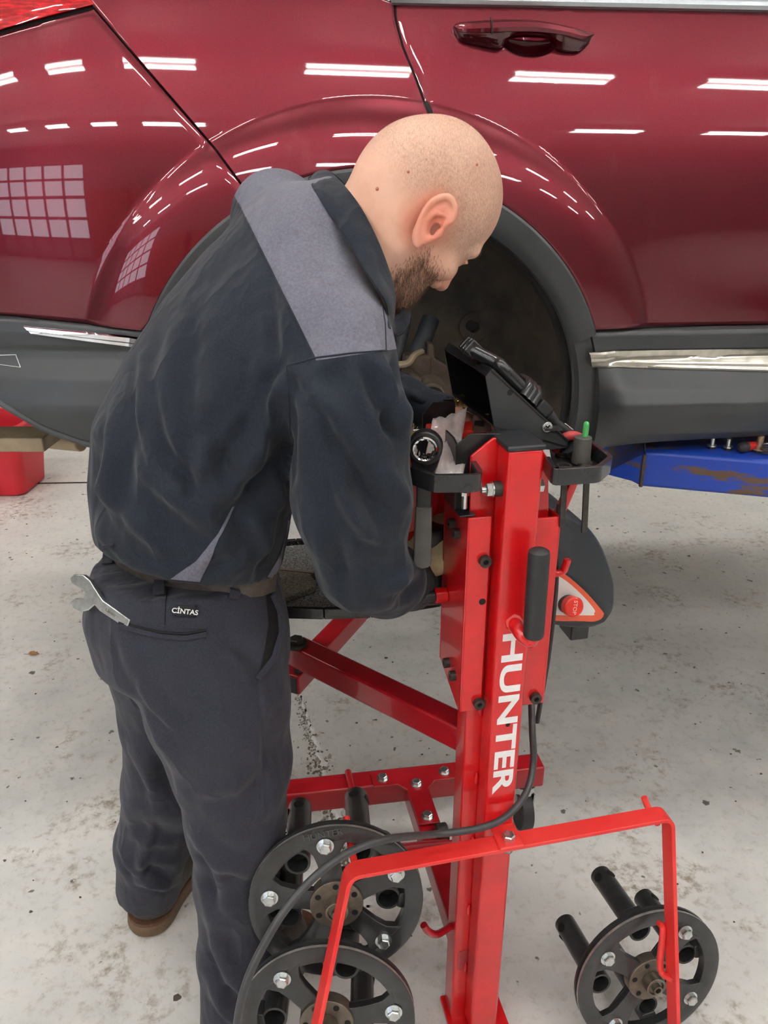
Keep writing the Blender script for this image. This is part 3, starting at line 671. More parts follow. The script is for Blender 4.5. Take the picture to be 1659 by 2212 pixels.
# ================================================================== on-car brake lathe on its red trolley
LA = rad(12.5); LO = Vector((0.190, 0.98, 0)); LR = Vector((math.cos(LA), math.sin(LA), 0)); LF = Vector((-math.sin(LA), math.cos(LA), 0))
def L(u, v, z): return LO + LR * u + LF * v + ZH * z
def LV(px, py, v): return PP(px, py, LO + LF * v, LF)
def LU(px, py, u): return PP(px, py, LO + LR * u, LR)
LROT = Matrix((LR, LF, ZH)).transposed()
lathe = thing('brake_lathe', 'red wheeled brake lathe trolley with tall white-lettered mast', 'brake lathe', L(0, 0, 0))
def lpart(mb, name, mat, parent=None, bevel=0, **k): return mb.build(name, mat, parent or lathe, bevel, **k)
def lbox(mb, u0, u1, v0, v1, z0, z1): return mb.box(L((u0 + u1) / 2, (v0 + v1) / 2, (z0 + z1) / 2), (u1 - u0, v1 - v0, z1 - z0), LROT)
ZT = LV(1131, 972, 0).z
# mast
mast = lpart(lbox(MB(), -0.026, 0.026, 0, 0.042, 0.02, ZT), 'mast', M['red'], None, 0.006, seg=3)
lpart(lbox(MB(), -0.052, 0.044, 0.042, 0.088, 0.0, ZT - 0.06), 'mast_channel', M['red'], None, 0.005)
for zz in (0.15, 0.30, 0.46, 0.60, 0.74): lpart(MB().sphere(L(-0.029, 0.040, zz), (0.004, 0.004, 0.014), 8, 6), 'weld_bead', M['red'], mast)
# white lettering running down the mast
za, zb = LV(1110, 1368, 0).z, LV(1090, 1712, 0).z
MT = Matrix.Translation(L(0.0005, -0.0002, (za + zb) / 2)) @ Matrix((LR, LF, ZH)).transposed().to_4x4() @ Matrix.Rotation(rad(90), 4, 'X') @ Matrix.Rotation(rad(-90), 4, 'Z')
tx = text_obj('lettering', 'HUNTER', 0.056, M['white_ink'], Matrix.Identity(4), mast, 0.0003, 1.0, 0.0016)
xs_ = [v.co.x for v in tx.data.vertices]; ys_ = [v.co.y for v in tx.data.vertices]
tx.data.transform(Matrix.Translation((-(min(xs_) + max(xs_)) / 2, -(min(ys_) + max(ys_)) / 2, 0)))
tx.data.transform(Matrix.Diagonal(((za - zb) / (max(xs_) - min(xs_)), 0.034 / (max(ys_) - min(ys_)), 1, 1))); tx.data.transform(MT)
hz = MB(); p = LV(1097, 1566, -0.0004); hz.cyl(p, p + LF * 0.0008, 0.0036, n=14); lpart(hz, 'bolt_hole', M['hole'], mast)
# cap
lpart(lbox(MB(), -0.028, 0.028, -0.002, 0.075, ZT - 0.002, ZT + 0.006), 'mast_cap', M['black_plastic'], None, 0.003)
# head bracket (peaked red plate behind the tube)
hb = MB(); hb.prism([LV(px, py, 0.042) for px, py in [(1066, 946), (1017, 986), (1014, 1140), (1186, 1140), (1186, 992), (1168, 965)]], LF * 0.006)
lpart(hb, 'head_plate', M['red'], None, 0.0025)
mb = MB(); p = LV(1078, 1055, 0.021); q0 = L(-0.026, 0.02, p.z)
mb.cyl(q0, q0 - LR * 0.012, 0.011, n=20); lpart(mb, 'spacer', M['oxide'])
mb = MB(); mb.cyl(q0 - LR * 0.012, q0 - LR * 0.0135, 0.011, n=20); mb.hexbolt(q0 - LR * 0.0135, -LR, 0.0098, 0.009); mb.cyl(q0 - LR * 0.02, q0 - LR * 0.028, 0.005, n=12); lpart(mb, 'pivot_bolt', M['zinc'])
q1 = L(0.026, 0.02, q0.z); mb = MB(); mb.cyl(q1, q1 + LR * 0.002, 0.011, n=18); mb.hexbolt(q1 + LR * 0.002, LR, 0.0098, 0.008); lpart(mb, 'pivot_bolt', M['zinc'])
mb = MB(); p = LV(1098, 932, 0.09); mb.cyl(p, p - LF * 0.01, 0.007, n=18); lpart(mb, 'copper_pin', pbr('coppery_pin', srgb(190, 160, 140), 0.3, 0.8, var=(90, 0.2)))
# carriage: folded sheet sleeve around the mast
VC = 0.026
car_l = bpy.data.objects.new('carriage', None); C.objects.link(car_l); car_l.location = L(0, 0.05, 0.9); setparent(car_l, lathe)
uL = (LV(1003, 1300, VC) - LO).dot(LR); uR = (LV(1196, 1300, VC) - LO).dot(LR)
def onLV(px, py, v=VC): p = LV(px, py, v) - LO; return p.dot(LR), p.z
zt = onLV(1035, 1118)[1]; zb_ = onLV(1030, 1534)[1]; ztr = onLV(1185, 1118)[1]; zbr = onLV(1165, 1520)[1]
mb = MB(); mb.prism([L(u, VC, z) for u, z in [(uL, zt), (-0.033, zt), (-0.033, zb_), (uL, zb_)]], LF * 0.005); lpart(mb, 'left_flange', M['red'], car_l, 0.002)
mb = MB(); mb.prism([L(u, VC, z) for u, z in [(0.030, ztr), (uR, ztr), (uR, ztr - 0.02), (uR - 0.004, zbr), (0.030, zbr)]], LF * 0.005); lpart(mb, 'right_flange', M['red'], car_l, 0.002)
# sides and back
pz = lambda px, py: LU(px, py, uL)
bk = [( (pz(px, py) - LO).dot(LF), pz(px, py).z) for px, py in [(957, 1075), (955, 1432)]]
vb = max(0.10, (bk[0][0] + bk[1][0]) / 2)
mb = MB(); mb.prism([L(uL, v, z) for v, z in [(VC, zt), (vb, bk[0][1]), (vb, bk[1][1]), (VC + 0.012, zb_), (VC, zb_)]], LR * 0.005); lpart(mb, 'left_cheek', M['red'], car_l, 0.002)
mb = MB(); mb.prism([L(uR, v, z) for v, z in [(VC, ztr), (vb, bk[0][1]), (vb, bk[1][1]), (VC + 0.012, zbr), (VC, zbr)]], -LR * 0.005); lpart(mb, 'right_cheek', M['red'], car_l, 0.002)
mb = MB(); lbox(mb, uL, uR, vb, vb + 0.006, bk[1][1], bk[0][1]); lpart(mb, 'back_sheet', M['red'], car_l, 0.002)
def sock(p, ax, r=0.009, h=0.008):
    p = Vector(p); ax = Vector(ax).normalized(); mb = MB(); mb.ringcyl(p, p + ax * h, r, r * 0.45, 24); mb.cyl(p, p + ax * h * 0.4, r * 0.9, n=18)
    b = lpart(mb, 'cap_screw', M['oxide'], car_l); h2 = MB(); h2.cyl(p + ax * h * 0.42, p + ax * (h * 0.5), r * 0.44, n=6, smooth=False); lpart(h2, 'hex_socket', M['hole'], b)
for px, py in [(1046, 1210), (1033, 1517), (1155, 1505)]: sock(LV(px, py, VC), -LF)
for px, py in [(992, 1152), (981, 1130), (970, 1431), (983, 1459)]: sock(pz(px, py), -LR, 0.008, 0.009)
sock(L(uR, 0.06, LU(1186, 1440, uR).z), LR, 0.008, 0.009)
mb = MB(); p = LV(1042, 1300, VC - 0.0004); mb.cyl(p, p + LF * 0.0009, 0.0052, n=18); lpart(mb, 'bolt_hole', M['hole'], car_l)
# indexing plunger on the left cheek
p = pz(965, 1284); mb = MB(); mb.cyl(p, p - LR * 0.02, 0.013, n=8, smooth=False); lpart(mb, 'plunger_boss', M['red'], car_l, 0.002)
mb = MB(); mb.cyl(p - LR * 0.02, p - LR * 0.052, 0.0085, n=18); mb.cyl(p - LR * 0.052, p - LR * 0.07, 0.009, 0.005, n=18); lpart(mb, 'plunger', M['black_plastic'], car_l, 0.001)
# grip handle on the mast
hnd = bpy.data.objects.new('push_handle', None); C.objects.link(hnd); hnd.location = LV(1110, 1350, 0); setparent(hnd, lathe)
pts = [LV(1112, 1345, 0.0), LV(1116, 1355, -0.012), LV(1128, 1372, -0.024), LV(1145, 1384, -0.030), LV(1150, 1374, -0.032), LV(1151, 1350, -0.032)]
mb = MB(); mb.tube(catmull(pts, 6), 0.0105, 16); mb.cyl(LV(1111, 1345, 0), LV(1111, 1345, -0.006), 0.015, 0.012, n=20); lpart(mb, 'arm', M['red'], hnd)
g0, g1 = LV(1152, 1374, -0.034), LV(1165, 1188, -0.034)
pts = [g0, g0.lerp(g1, 0.02), g0.lerp(g1, 0.04), g0.lerp(g1, 0.5), g0.lerp(g1, 0.94), g0.lerp(g1, 0.985), g1, g1 + (g1 - g0) * 0.015, g1 + (g1 - g0) * 0.018]
mb = MB(); mb.tube(pts, [0.0135, 0.0148, 0.015, 0.0152, 0.0152, 0.0142, 0.0115, 0.006, 0.002], 24); lpart(mb, 'rubber_grip', M['rubber'], hnd)
# articulated support arms behind the mast
za_ = 0.645
aA = PZ(1000, 1583, za_); aB = PZ(638, 1405, za_); aA = aA + (aA - aB).normalized() * 0.03
mb = MB(); mb.bar(aA, aB, 0.045, 0.05); lpart(mb, 'swing_arm', M['shaded_wine'], None, 0.005)
zc_ = za_ - 0.06; bA = PZ(625, 1478, zc_); bB = PZ(775, 1318, zc_)
mb = MB(); mb.bar(bA, bB, 0.045, 0.045); arm2 = lpart(mb, 'support_arm', M['shaded_wine'], None, 0.005)
bd = (bB - bA).normalized(); mb = MB(); mb.bar(bA - bd * 0.002, bA + bd * 0.001, 0.036, 0.036); lpart(mb, 'end_plug', M['black_plastic'], arm2, 0.003)
pv = PZ(640, 1393, za_ + 0.026); mb = MB(); mb.cyl(pv - ZH * 0.07, pv, 0.007, n=16); mb.cyl(pv, pv + ZH * 0.006, 0.022, n=24); mb.hexbolt(pv + ZH * 0.006, ZH, 0.015, 0.010); lpart(mb, 'pivot_bolt', M['oxide'])
bC = bB + bd * 0.22; mb = MB(); mb.bar(bC, bC + ZH * 0.28, 0.05, 0.05); mb.bar(bB, bC, 0.045, 0.045); lpart(mb, 'support_post', M['shaded_wine'], None, 0.005)
# base frame
zB = 0.17
cA, cB = PZ(560, 1728, zB), PZ(1168, 1662, zB)
mb = MB(); mb.bar(cA, cB, 0.055, 0.06); base = lpart(mb, 'cross_beam', M['shaded_wine'], None, 0.005)
cd = (cB - cA).normalized(); tA = PZ(893, 1700, zB); fA = L(-0.02, 0.06, zB)
td = (tA - fA).normalized(); mb = MB(); mb.bar(fA - td * 0.02, tA, 0.05, 0.055); spine = lpart(mb, 'spine_beam', M['shaded_wine'], None, 0.005)
# bolted tee plate
n_ = Vector((-td.y, td.x, 0)); tp = tA + ZH * 0.031
mb = MB(); e = cd * 0.10; w = 0.024
poly = [tp - cd * 0.1 + td * w, tp + cd * 0.1 + td * w, tp + cd * 0.1 - td * w, tp + cd * 0.045 - td * w, tp + cd * 0.025 - td * (w + 0.02), tp + cd * 0.024 - td * 0.155, tp - cd * 0.024 - td * 0.155, tp - cd * 0.025 - td * (w + 0.02), tp - cd * 0.045 - td * w, tp - cd * 0.1 - td * w]
mb.prism(poly, ZH * 0.005); tee = lpart(mb, 'tee_plate', M['shaded_wine'], None, 0.0015)
for q in (tp - cd * 0.075, tp + cd * 0.075, tp - td * 0.03, tp - td * 0.135):
    mb = MB(); mb.hexbolt(q + ZH * 0.005, ZH, 0.011, 0.008, 1.25); lpart(mb, 'hex_bolt', M['zinc'], tee)
q = PZ(756, 1690, zB + 0.03); mb = MB(); mb.tube([q + td * 0.03 + ZH * 0.006, q + ZH * 0.008, q - td * 0.045 + ZH * 0.004, q - td * 0.055 + ZH * 0.0], 0.008, 12); lpart(mb, 'hook', M['shaded_wine'], base)
def caster(p, name='caster'):
    c = bpy.data.objects.new(name, None); C.objects.link(c); c.location = p; setparent(c, lathe)
    mb = MB(); mb.cyl(p - ZH * 0.005, p + ZH * 0.012, 0.03, n=24); mb.cyl(p - ZH * 0.018, p - ZH * 0.005, 0.024, n=24); lpart(mb, 'swivel', M['zinc'], c, 0.001)
    ax = cd; cw = Vector((p.x, p.y, 0.055))
    mb = MB(); 
    for s in (-1, 1): mb.prism([p + ax * s * 0.02 - ZH * 0.016 + LF * 0.02, p + ax * s * 0.02 - ZH * 0.016 - LF * 0.02, cw + ax * s * 0.02 - LF * 0.012 - ZH * 0.01, cw + ax * s * 0.02 + LF * 0.012 - ZH * 0.01], ax * s * 0.003)
    mb.cyl(cw - ax * 0.026, cw + ax * 0.026, 0.006, n=12); lpart(mb, 'fork', M['zinc'], c)
    mb = MB(); mb.cyl(cw - ax * 0.016, cw + ax * 0.016, 0.055, n=36); lpart(mb, 'wheel', M['rubber'], c, 0.005)
    mb = MB(); mb.cyl(cw - ax * 0.0165, cw + ax * 0.0165, 0.03, n=28); lpart(mb, 'hub', M['oxide'], c)
caster(cB - cd * 0.04 - ZH * 0.045); caster(cA + cd * 0.04 - ZH * 0.045)
# foot: bottom plate and front casters
mb = MB(); lbox(mb, -0.06, 0.055, -0.004, 0.092, 0.0, 0.012); lpart(mb, 'foot_plate', M['red'], None, 0.003)
# foot lock lever by the spine
q = PZ(955, 1800, 0.2); mb = MB(); mb.cyl(q - n_ * 0.012, q + n_ * 0.012, 0.022, n=20); mb.bar(q, q + LF * -0.10 - ZH * 0.04 + LR * 0.02, 0.014, 0.02); lpart(mb, 'lock_lever', M['oxide'], None, 0.003)
mb = MB(); p0 = PZ(868, 1832, 0.24); p1 = PZ(965, 1822, 0.2); mb.tube([p0, p1], 0.01, 12); mb.tube([p1, p1 + LR * 0.06], 0.006, 10); lpart(mb, 'pedal_bar', M['shaded_wine'])
q = PZ(972, 1890, 0.1); mb = MB(); mb.cyl(q - LR * 0.015, q + LR * 0.015, 0.035, n=24); lpart(mb, 'brake_pad', M['tan'], None, 0.004)
mb = MB(); pts = [L(-0.054, 0.06, LV(970, 2012, 0.05).z), LV(945, 2018, 0.04), LV(925, 2012, 0.035), LV(915, 1998, 0.035)]; mb.tube(catmull(pts, 6), 0.0065, 12); lpart(mb, 'cable_hook', M['shaded_wine'])
# hanger bracket: flat bar bent into a splayed U in front of the mast
VB = -0.03
hg = bpy.data.objects.new('adapter_hanger', None); C.objects.link(hg); hg.location = LV(1098, 1820, VB); setparent(hg, lathe)
b0, b1 = LV(752, 1846, VB), LV(1436, 1796, VB)
zbar = (b0.z + b1.z) / 2
def hb_pt(px, py): return PP(px, py, L(0, VB, zbar), (0, 0, 1))
b0 = L((b0 - LO).dot(LR), VB, zbar + 0.002); b1 = L((b1 - LO).dot(LR), VB, zbar + 0.004)
c0 = PY(684, 2212, 0.795); c1 = PY(1456, 2212, 0.915)
c0 = b0 + (c0 - b0) * 1.25; c1 = b1 + (c1 - b1) * 1.25
def flatbar(pts, wdir, w, th, inner):
    # swept flat bar with rounded bends
    P = pts; V = []; n = len(P)
    for i in range(n):
        d = (P[min(i + 1, n - 1)] - P[max(i - 1, 0)]).normalized(); wd_ = Vector(wdir); wd_ = (wd_ - d * wd_.dot(d)).normalized(); nn = d.cross(wd_).normalized()
        V += [P[i] + wd_ * w / 2 + nn * th / 2, P[i] - wd_ * w / 2 + nn * th / 2, P[i] - wd_ * w / 2 - nn * th / 2, P[i] + wd_ * w / 2 - nn * th / 2]
    F_ = [(4 * i + k, 4 * i + (k + 1) % 4, 4 * i + 4 + (k + 1) % 4, 4 * i + 4 + k) for i in range(n - 1) for k in range(4)] + [(3, 2, 1, 0), (4 * n - 4, 4 * n - 3, 4 * n - 2, 4 * n - 1)]
    mb = MB(); mb.add(V, F_); return mb
def bend(a, b, c, r=0.018, k=6):
    d0 = (a - b).normalized(); d1 = (c - b).normalized(); out = []
    for i in range(k + 1):
        t = i / k; out.append((b + d0 * r) * (1 - t) ** 2 + b * 2 * t * (1 - t) + (b + d1 * r) * t * t)
    return out
pts = [c0] + bend(c0, b0, b1) + bend(b0, b1, c1) + [c1]
lpart(flatbar(pts, -LF, 0.032, 0.0075, None), 'bent_bar', M['reddust'], hg, 0.0015)
tp_ = L((LV(1098, 1820, VB) - LO).dot(LR), VB, zbar)
mb = MB(); lbox(mb, (tp_ - LO).dot(LR) - 0.021, (tp_ - LO).dot(LR) + 0.021, VB - 0.018, 0.004, zbar + 0.0055, zbar + 0.011); lpart(mb, 'clamp_tab', M['reddust'], hg, 0.003)
mb = MB(); mb.hexbolt(tp_ + ZH * 0.011, ZH, 0.0105, 0.009); mb.cyl(tp_ - ZH * 0.014, tp_ - ZH * 0.004, 0.009, n=6); lpart(mb, 'clamp_bolt', M['zinc'], hg)
def peg(pts, r=0.0058): mb = MB(); mb.tube(catmull(pts, 5), r, 12); return lpart(mb, 'peg', M['reddust'], hg)
# pegs the adapters hang on (bent steel rod welded to the arms)
e1 = b1 - LR * 0.012
peg([PY(1420, 1778, e1.y + 0.012), PY(1410, 1762, e1.y + 0.035), PY(1398, 1740, e1.y + 0.045), PY(1391, 1722, e1.y + 0.05)])
m1_ = b1.lerp(c1, 0.62)
peg([m1_ - LF * 0.004, m1_ + LF * 0.02 - LR * 0.012, PY(1432, 2010, m1_.y + 0.03), PY(1424, 1994, m1_.y + 0.045)])
e0 = b0 + LR * 0.014
peg([e0 - ZH * 0.006, e0 + LF * 0.05 - ZH * 0.012, e0 + LF * 0.10 + ZH * 0.012])
m0_ = b0.lerp(c0, 0.63); peg([m0_ + LR * 0.004, m0_ + LF * 0.03 + LR * 0.01, m0_ + LF * 0.06 + ZH * 0.02 + LR * 0.012])
# tool tray rims and shelves around the head
tr = bpy.data.objects.new('tool_tray', None); C.objects.link(tr); tr.location = L(0, 0, 1.12); setparent(tr, lathe)
ZR = PY(1036, 1043, 0.955).z
def rim(pts, name, h=0.024, th=0.0075):
    P = [PZ(px, py, ZR) for px, py in pts]; Q = [P[0]]
    for i in range(1, len(P) - 1): Q += bend(P[i - 1], P[i], P[i + 1], 0.007, 4)
    Q.append(P[-1]); return lpart(flatbar(Q, ZH, h, th, None), name, M['black_dip'], tr, 0.003)
rim([(1020, 1010), (1037, 1036), (1030, 1043), (938, 1044), (879, 1022), (866, 985)], 'dipped_rim')
rim([(1181, 1003), (1197, 1028), (1206, 1030), (1292, 1024), (1317, 1002), (1262, 958)], 'dipped_rim')
def shelf(pts, z, name):
    mb = MB(); mb.prism([PZ(px, py, z) for px, py in pts], -ZH * 0.003); return lpart(mb, name, M['black_metal'], tr, 0.001)
shelf([(1030, 1043), (938, 1044), (879, 1022), (866, 985), (880, 930), (1010, 930)], ZR - 0.010, 'shelf')
shelf([(1197, 1028), (1292, 1024), (1317, 1002), (1250, 940), (1185, 955)], ZR - 0.010, 'shelf')
mb = MB()
for px, py in [(1218, 1010), (1262, 1004), (1240, 985), (1215, 982)]: p = PZ(px, py, ZR - 0.009); mb.ringcyl(p, p + ZH * 0.004, 0.011, 0.008, 20)
lpart(mb, 'shelf_collar', M['oxide'], tr)
# black sheet holder left of the mast
mb = MB(); mb.prism([LV(px, py, 0.055) for px, py in [(985, 962), (1016, 937), (1082, 937), (1082, 1104), (985, 1104)]], LF * 0.003); lpart(mb, 'holder_plate', M['black_metal'], tr, 0.001)
uh = (LV(985, 1000, 0.055) - LO).dot(LR)
mb = MB(); zz0, zz1, zz2 = LV(985, 1104, 0.055).z, LV(985, 962, 0.055).z, LV(1016, 937, 0.055).z
mb.prism([L(uh, v, z) for v, z in [(0.055, zz0), (0.055, zz1), (0.075, zz1 + 0.006), (0.11, zz1 + 0.006), (0.11, zz0)]], LR * 0.003); lpart(mb, 'holder_cheek', M['black_metal'], tr, 0.001)
mb = MB(); lbox(mb, uh, uh + 0.024, 0.03, 0.055, zz0, zz0 + 0.003); lpart(mb, 'holder_ledge', M['black_metal'], tr, 0.001)
mb = MB(); p = LV(1003, 1098, 0.04); mb.cyl(p, p + ZH * 0.035, 0.004, n=12); mb.hexbolt(p + ZH * 0.02, ZH, 0.007, 0.006); lpart(mb, 'ledge_bolt', M['zinc'], tr)
# bin behind
mb = MB(); mb.prism([LV(px, py, 0.235) for px, py in [(913, 895), (936, 868), (984, 868), (984, 985), (913, 985)]], LF * 0.003); lpart(mb, 'bin_back', M['black_metal'], tr, 0.001)
mb = MB(); mb.prism([LV(px, py, 0.279) for px, py in [(960, 862), (1078, 862), (1078, 985), (960, 985)]], LF * 0.003); lpart(mb, 'bin_end', M['black_metal'], tr, 0.001)
# instrument console: front cheek, back cheek and sloping lid, open to the left
cs = bpy.data.objects.new('console', None); C.objects.link(cs); cs.location = L(0, 0.15, 1.2); setparent(cs, lathe)
V0, V1_ = 0.075, 0.275
fp = [LV(px, py, V0) for px, py in [(1063, 797), (1049, 813), (1068, 925), (1100, 965), (1190, 972), (1224, 968), (1229, 951)]]
mb = MB(); mb.prism(fp, LF * 0.003); ck = lpart(mb, 'front_cheek', pbr('satin_black_sheet', srgb(52, 54, 56), 0.45, var=(12, 0.25)), cs, 0.0008)
mb = MB(); mb.prism([p + LF * (V1_ - V0) for p in fp], -LF * 0.003); lpart(mb, 'back_cheek', M['black_metal'], cs, 0.0008)
A0, A1 = fp[0], fp[-1]; mb = MB(); nrm = (A1 - A0).cross(LF).normalized(); nrm = nrm if nrm.z > 0 else -nrm
mb.prism([A0 - LF * 0.002, A1 - LF * 0.002, A1 + LF * (V1_ - V0 + 0.002), A0 + LF * (V1_ - V0 + 0.002)], -nrm * 0.003); lpart(mb, 'lid', M['black_metal'], cs, 0.0008)
lx = (fp[1] - fp[0]); mb = MB(); mb.prism([A0, A0 + lx, A0 + lx + LF * (V1_ - V0), A0 + LF * (V1_ - V0)], LR * 0.002); lpart(mb, 'lid_lip', M['black_dip'], cs, 0.0008)
mb = MB(); mb.prism([fp[2], fp[5], fp[5] + LF * (V1_ - V0), fp[2] + LF * (V1_ - V0)], ZH * 0.003); lpart(mb, 'console_floor', M['black_metal'], cs)
mb = MB(); p = LV(1181, 922, V0); mb.cyl(p, p - LF * 0.004, 0.0085, 0.0075, n=24); sc_ = lpart(mb, 'cross_head_screw', M['zinc'], cs, 0.001)
mb = MB(); mb.box(p - LF * 0.0042, (0.009, 0.0008, 0.0018), LROT @ Matrix.Rotation(0.7, 3, 'Y')); mb.box(p - LF * 0.0042, (0.009, 0.0008, 0.0018), LROT @ Matrix.Rotation(0.7 + math.pi / 2, 3, 'Y')); lpart(mb, 'cross_slot', M['hole'], sc_)
mb = MB(); p = LV(1102, 848, V0 - 0.0004); mb.cyl(p, p + LF * 0.001, 0.0042, n=18); lpart(mb, 'cheek_hole', M['hole'], cs)
mb = MB(); p = LV(994, 866, V1_ - 0.004); mb.cyl(p, p - LF * 0.004, 0.011, n=20); mb.hexbolt(p - LF * 0.004, -LF, 0.009, 0.006); mb.cyl(p - LF * 0.01, p - LF * 0.03, 0.0048, n=14); lpart(mb, 'brass_stud', M['brass'], cs)
# fittings riding on the lid
VL = V0 + 0.03
def lidP(t, v, h): return A0.lerp(A1, t) + LF * v + nrm * h
mb = MB(); 
for k in range(3): p = lidP(-0.12 + 0.0 * k, 0.05 + 0.012 * k, 0.006); mb.box(p, (0.022, 0.008, 0.022), LROT @ Matrix.Rotation(0.75, 3, 'Y'))
lpart(mb, 'latch_block', M['black_dip'], cs, 0.003)
mb = MB(); mb.tube(catmull([lidP(-0.16, 0.06, 0.002), lidP(0.06, 0.03, 0.012), lidP(0.12, 0.02, 0.012), lidP(0.38, 0.018, 0.010)], 6), 0.0095, 14); lpart(mb, 'lid_rail', M['black_dip'], cs)
for k in range(3):
    mb = MB(); a = lidP(0.40 + 0.055 * k, 0.012, 0.006); mb.tube([a - LF * 0.006 - nrm * 0.004, a + nrm * 0.012, a + LF * 0.012 + nrm * 0.017, a + LF * 0.04 + nrm * 0.017], 0.0068, 12); lpart(mb, 'cable_clamp', M['black_dip'], cs)
mb = MB(); a, b = lidP(0.58, 0.02, 0.010), lidP(0.72, 0.02, 0.010); mb.bar(a, b, 0.02, 0.018, nrm); lpart(mb, 'plug_body', M['black_plastic'], cs, 0.003)
for k in range(5):
    mb = MB(); a = lidP(0.735 + 0.018 * k, 0.02, 0.008); dd_ = (A1 - A0).normalized(); mb.cyl(a, a + dd_ * 0.0025, 0.0095 - 0.0006 * k, n=16); lpart(mb, 'strain_rib', M['rubber'], cs)
mb = MB(); mb.tube(catmull([lidP(0.7, 0.02, 0.008), lidP(0.85, 0.02, 0.006), lidP(1.0, 0.02, 0.008), lidP(1.08, 0.025, 0.004)], 6), 0.0075, 12); lpart(mb, 'plug_cable', M['black_plastic'], cs)
mb = MB(); a, b = lidP(0.93, 0.018, 0.0155), lidP(1.02, 0.02, 0.0165); mb.bar(a, b, 0.006, 0.001, nrm); lpart(mb, 'cable_tag', M['white_ink'], cs)
mb = MB(); p = LV(1175, 925, V0 - 0.001); mb.bar(lidP(0.84, -0.004, 0.004), p + LR * 0.0, 0.003, 0.018, LF); lpart(mb, 'plug_clip', M['black_metal'], cs)
mb = MB(); pts = [LV(1200, 972, 0.10), LV(1215, 948, 0.09), LV(1240, 942, 0.085), LV(1262, 955, 0.09), LV(1272, 985, 0.10)]; mb.tube(catmull(pts, 6), 0.0075, 12); lpart(mb, 'red_cable', pbr('dusty_red_cable', srgb(190, 60, 62), 0.55, var=(60, 0.3)))
mb = MB(); mb.tube([LV(1228, 965, 0.08), LV(1250, 995, 0.09)], 0.012, 14); lpart(mb, 'cable_gland', M['black_plastic'])
mb = MB(); lbox(mb, 0.028, 0.05, 0.06, 0.10, LV(1180, 1120, 0.06).z, LV(1190, 950, 0.06).z); lpart(mb, 'console_post', M['black_metal'], None, 0.002)
# lathe drive unit with its stop button
du = bpy.data.objects.new('drive_unit', None); C.objects.link(du); du.location = LV(1240, 1250, 0.2); setparent(du, lathe)
VD = 0.17
def dome(out, v, depth, name, mat, steps=((1.0, 0.0), (0.99, -0.012), (0.95, -0.03), (0.86, -0.045), (0.7, -0.055), (0.0, -0.06)), back=0.1):
    O = catmull([LV(px, py, v) for px, py in out], 6, True); n = len(O); c = sum(O, Vector()) / n
    rows = [[p + LF * back for p in O]] + [[c.lerp(p, k) + LF * d for p in O] for k, d in steps if k > 0]
    mb = MB(); V = [p for r in rows for p in r] + [c + LF * steps[-1][1]]; k = len(rows)
    F_ = [(j * n + i, j * n + (i + 1) % n, (j + 1) * n + (i + 1) % n, (j + 1) * n + i) for j in range(k - 1) for i in range(n)] + [((k - 1) * n + i, (k - 1) * n + (i + 1) % n, k * n) for i in range(n)]
    mb.add(V, F_, True); mb.add(rows[0], [tuple(range(n))]); return lpart(mb, name, mat, du)
M['hood'] = pbr('charcoal_moulding', srgb(42, 47, 54), 0.42, var=(6, 0.15), bump=(500, 0.1, 0.0003))
dome([(1120, 1120), (1180, 1092), (1235, 1108), (1285, 1158), (1314, 1225), (1321, 1270), (1313, 1322), (1270, 1350), (1180, 1342), (1120, 1300)], VD, 0.1, 'hood', M['hood'], steps=((1.0, 0.0), (0.99, -0.006), (0.96, -0.014), (0.9, -0.02), (0.7, -0.024), (0.0, -0.026)))
dome([(1150, 1150), (1215, 1132), (1262, 1178), (1288, 1225), (1280, 1238), (1240, 1232), (1160, 1210)], VD - 0.022, 0.1, 'hood_panel', pbr('charcoal_panel', srgb(50, 55, 62), 0.5, var=(8, 0.15)), steps=((1.0, 0.0), (0.97, -0.002), (0.0, -0.003)), back=0.004)
OUT = [(1150, 1222), (1205, 1228), (1262, 1272), (1303, 1318), (1308, 1330), (1296, 1342), (1262, 1344), (1150, 1330)]
def plate(out, v, th, name, mat):
    mb = MB(); mb.prism(catmull([LV(px, py, v) for px, py in out], 5, True), -LF * th); return lpart(mb, name, mat, du)
plate(OUT, VD - 0.026, 0.006, 'fascia_edge', M['black_plastic'])
def inset(o, k, c=(1225, 1295)): return [(c[0] + (x - c[0]) * k, c[1] + (y - c[1]) * k) for x, y in o]
plate(inset(OUT, 0.94), VD - 0.031, 0.0015, 'orange_fascia', pbr('orange_fascia', srgb(226, 94, 60), 0.45, var=(15, 0.1)))
plate([(1150, 1236), (1205, 1244), (1250, 1278), (1282, 1314), (1283, 1324), (1270, 1329), (1150, 1318)], VD - 0.0322, 0.0006, 'white_fascia', pbr('white_fascia', srgb(226, 224, 222), 0.45, var=(15, 0.06)))
bp = LV(1224, 1304, VD - 0.033); bn_ = (-LF + ZH * 0.25 + LR * 0.1).normalized()
mb = MB(); mb.cyl(bp, bp + bn_ * 0.014, 0.0165, n=28); lpart(mb, 'button_collar', M['black_plastic'], du)
mb = MB(); mb.cyl(bp + bn_ * 0.012, bp + bn_ * 0.024, 0.0175, n=32); mb.cyl(bp + bn_ * 0.024, bp + bn_ * 0.026, 0.0175, 0.015, n=32); sb = lpart(mb, 'stop_button', pbr('red_button', srgb(226, 52, 38), 0.35, 0, 0.3, var=(30, 0.1)), du)
zx = bn_; xx = (LR - zx * LR.dot(zx)).normalized(); yy = zx.cross(xx)
Rm = Matrix((xx, yy, zx)).transposed().to_4x4() @ Matrix.Rotation(rad(-100), 4, 'Z')
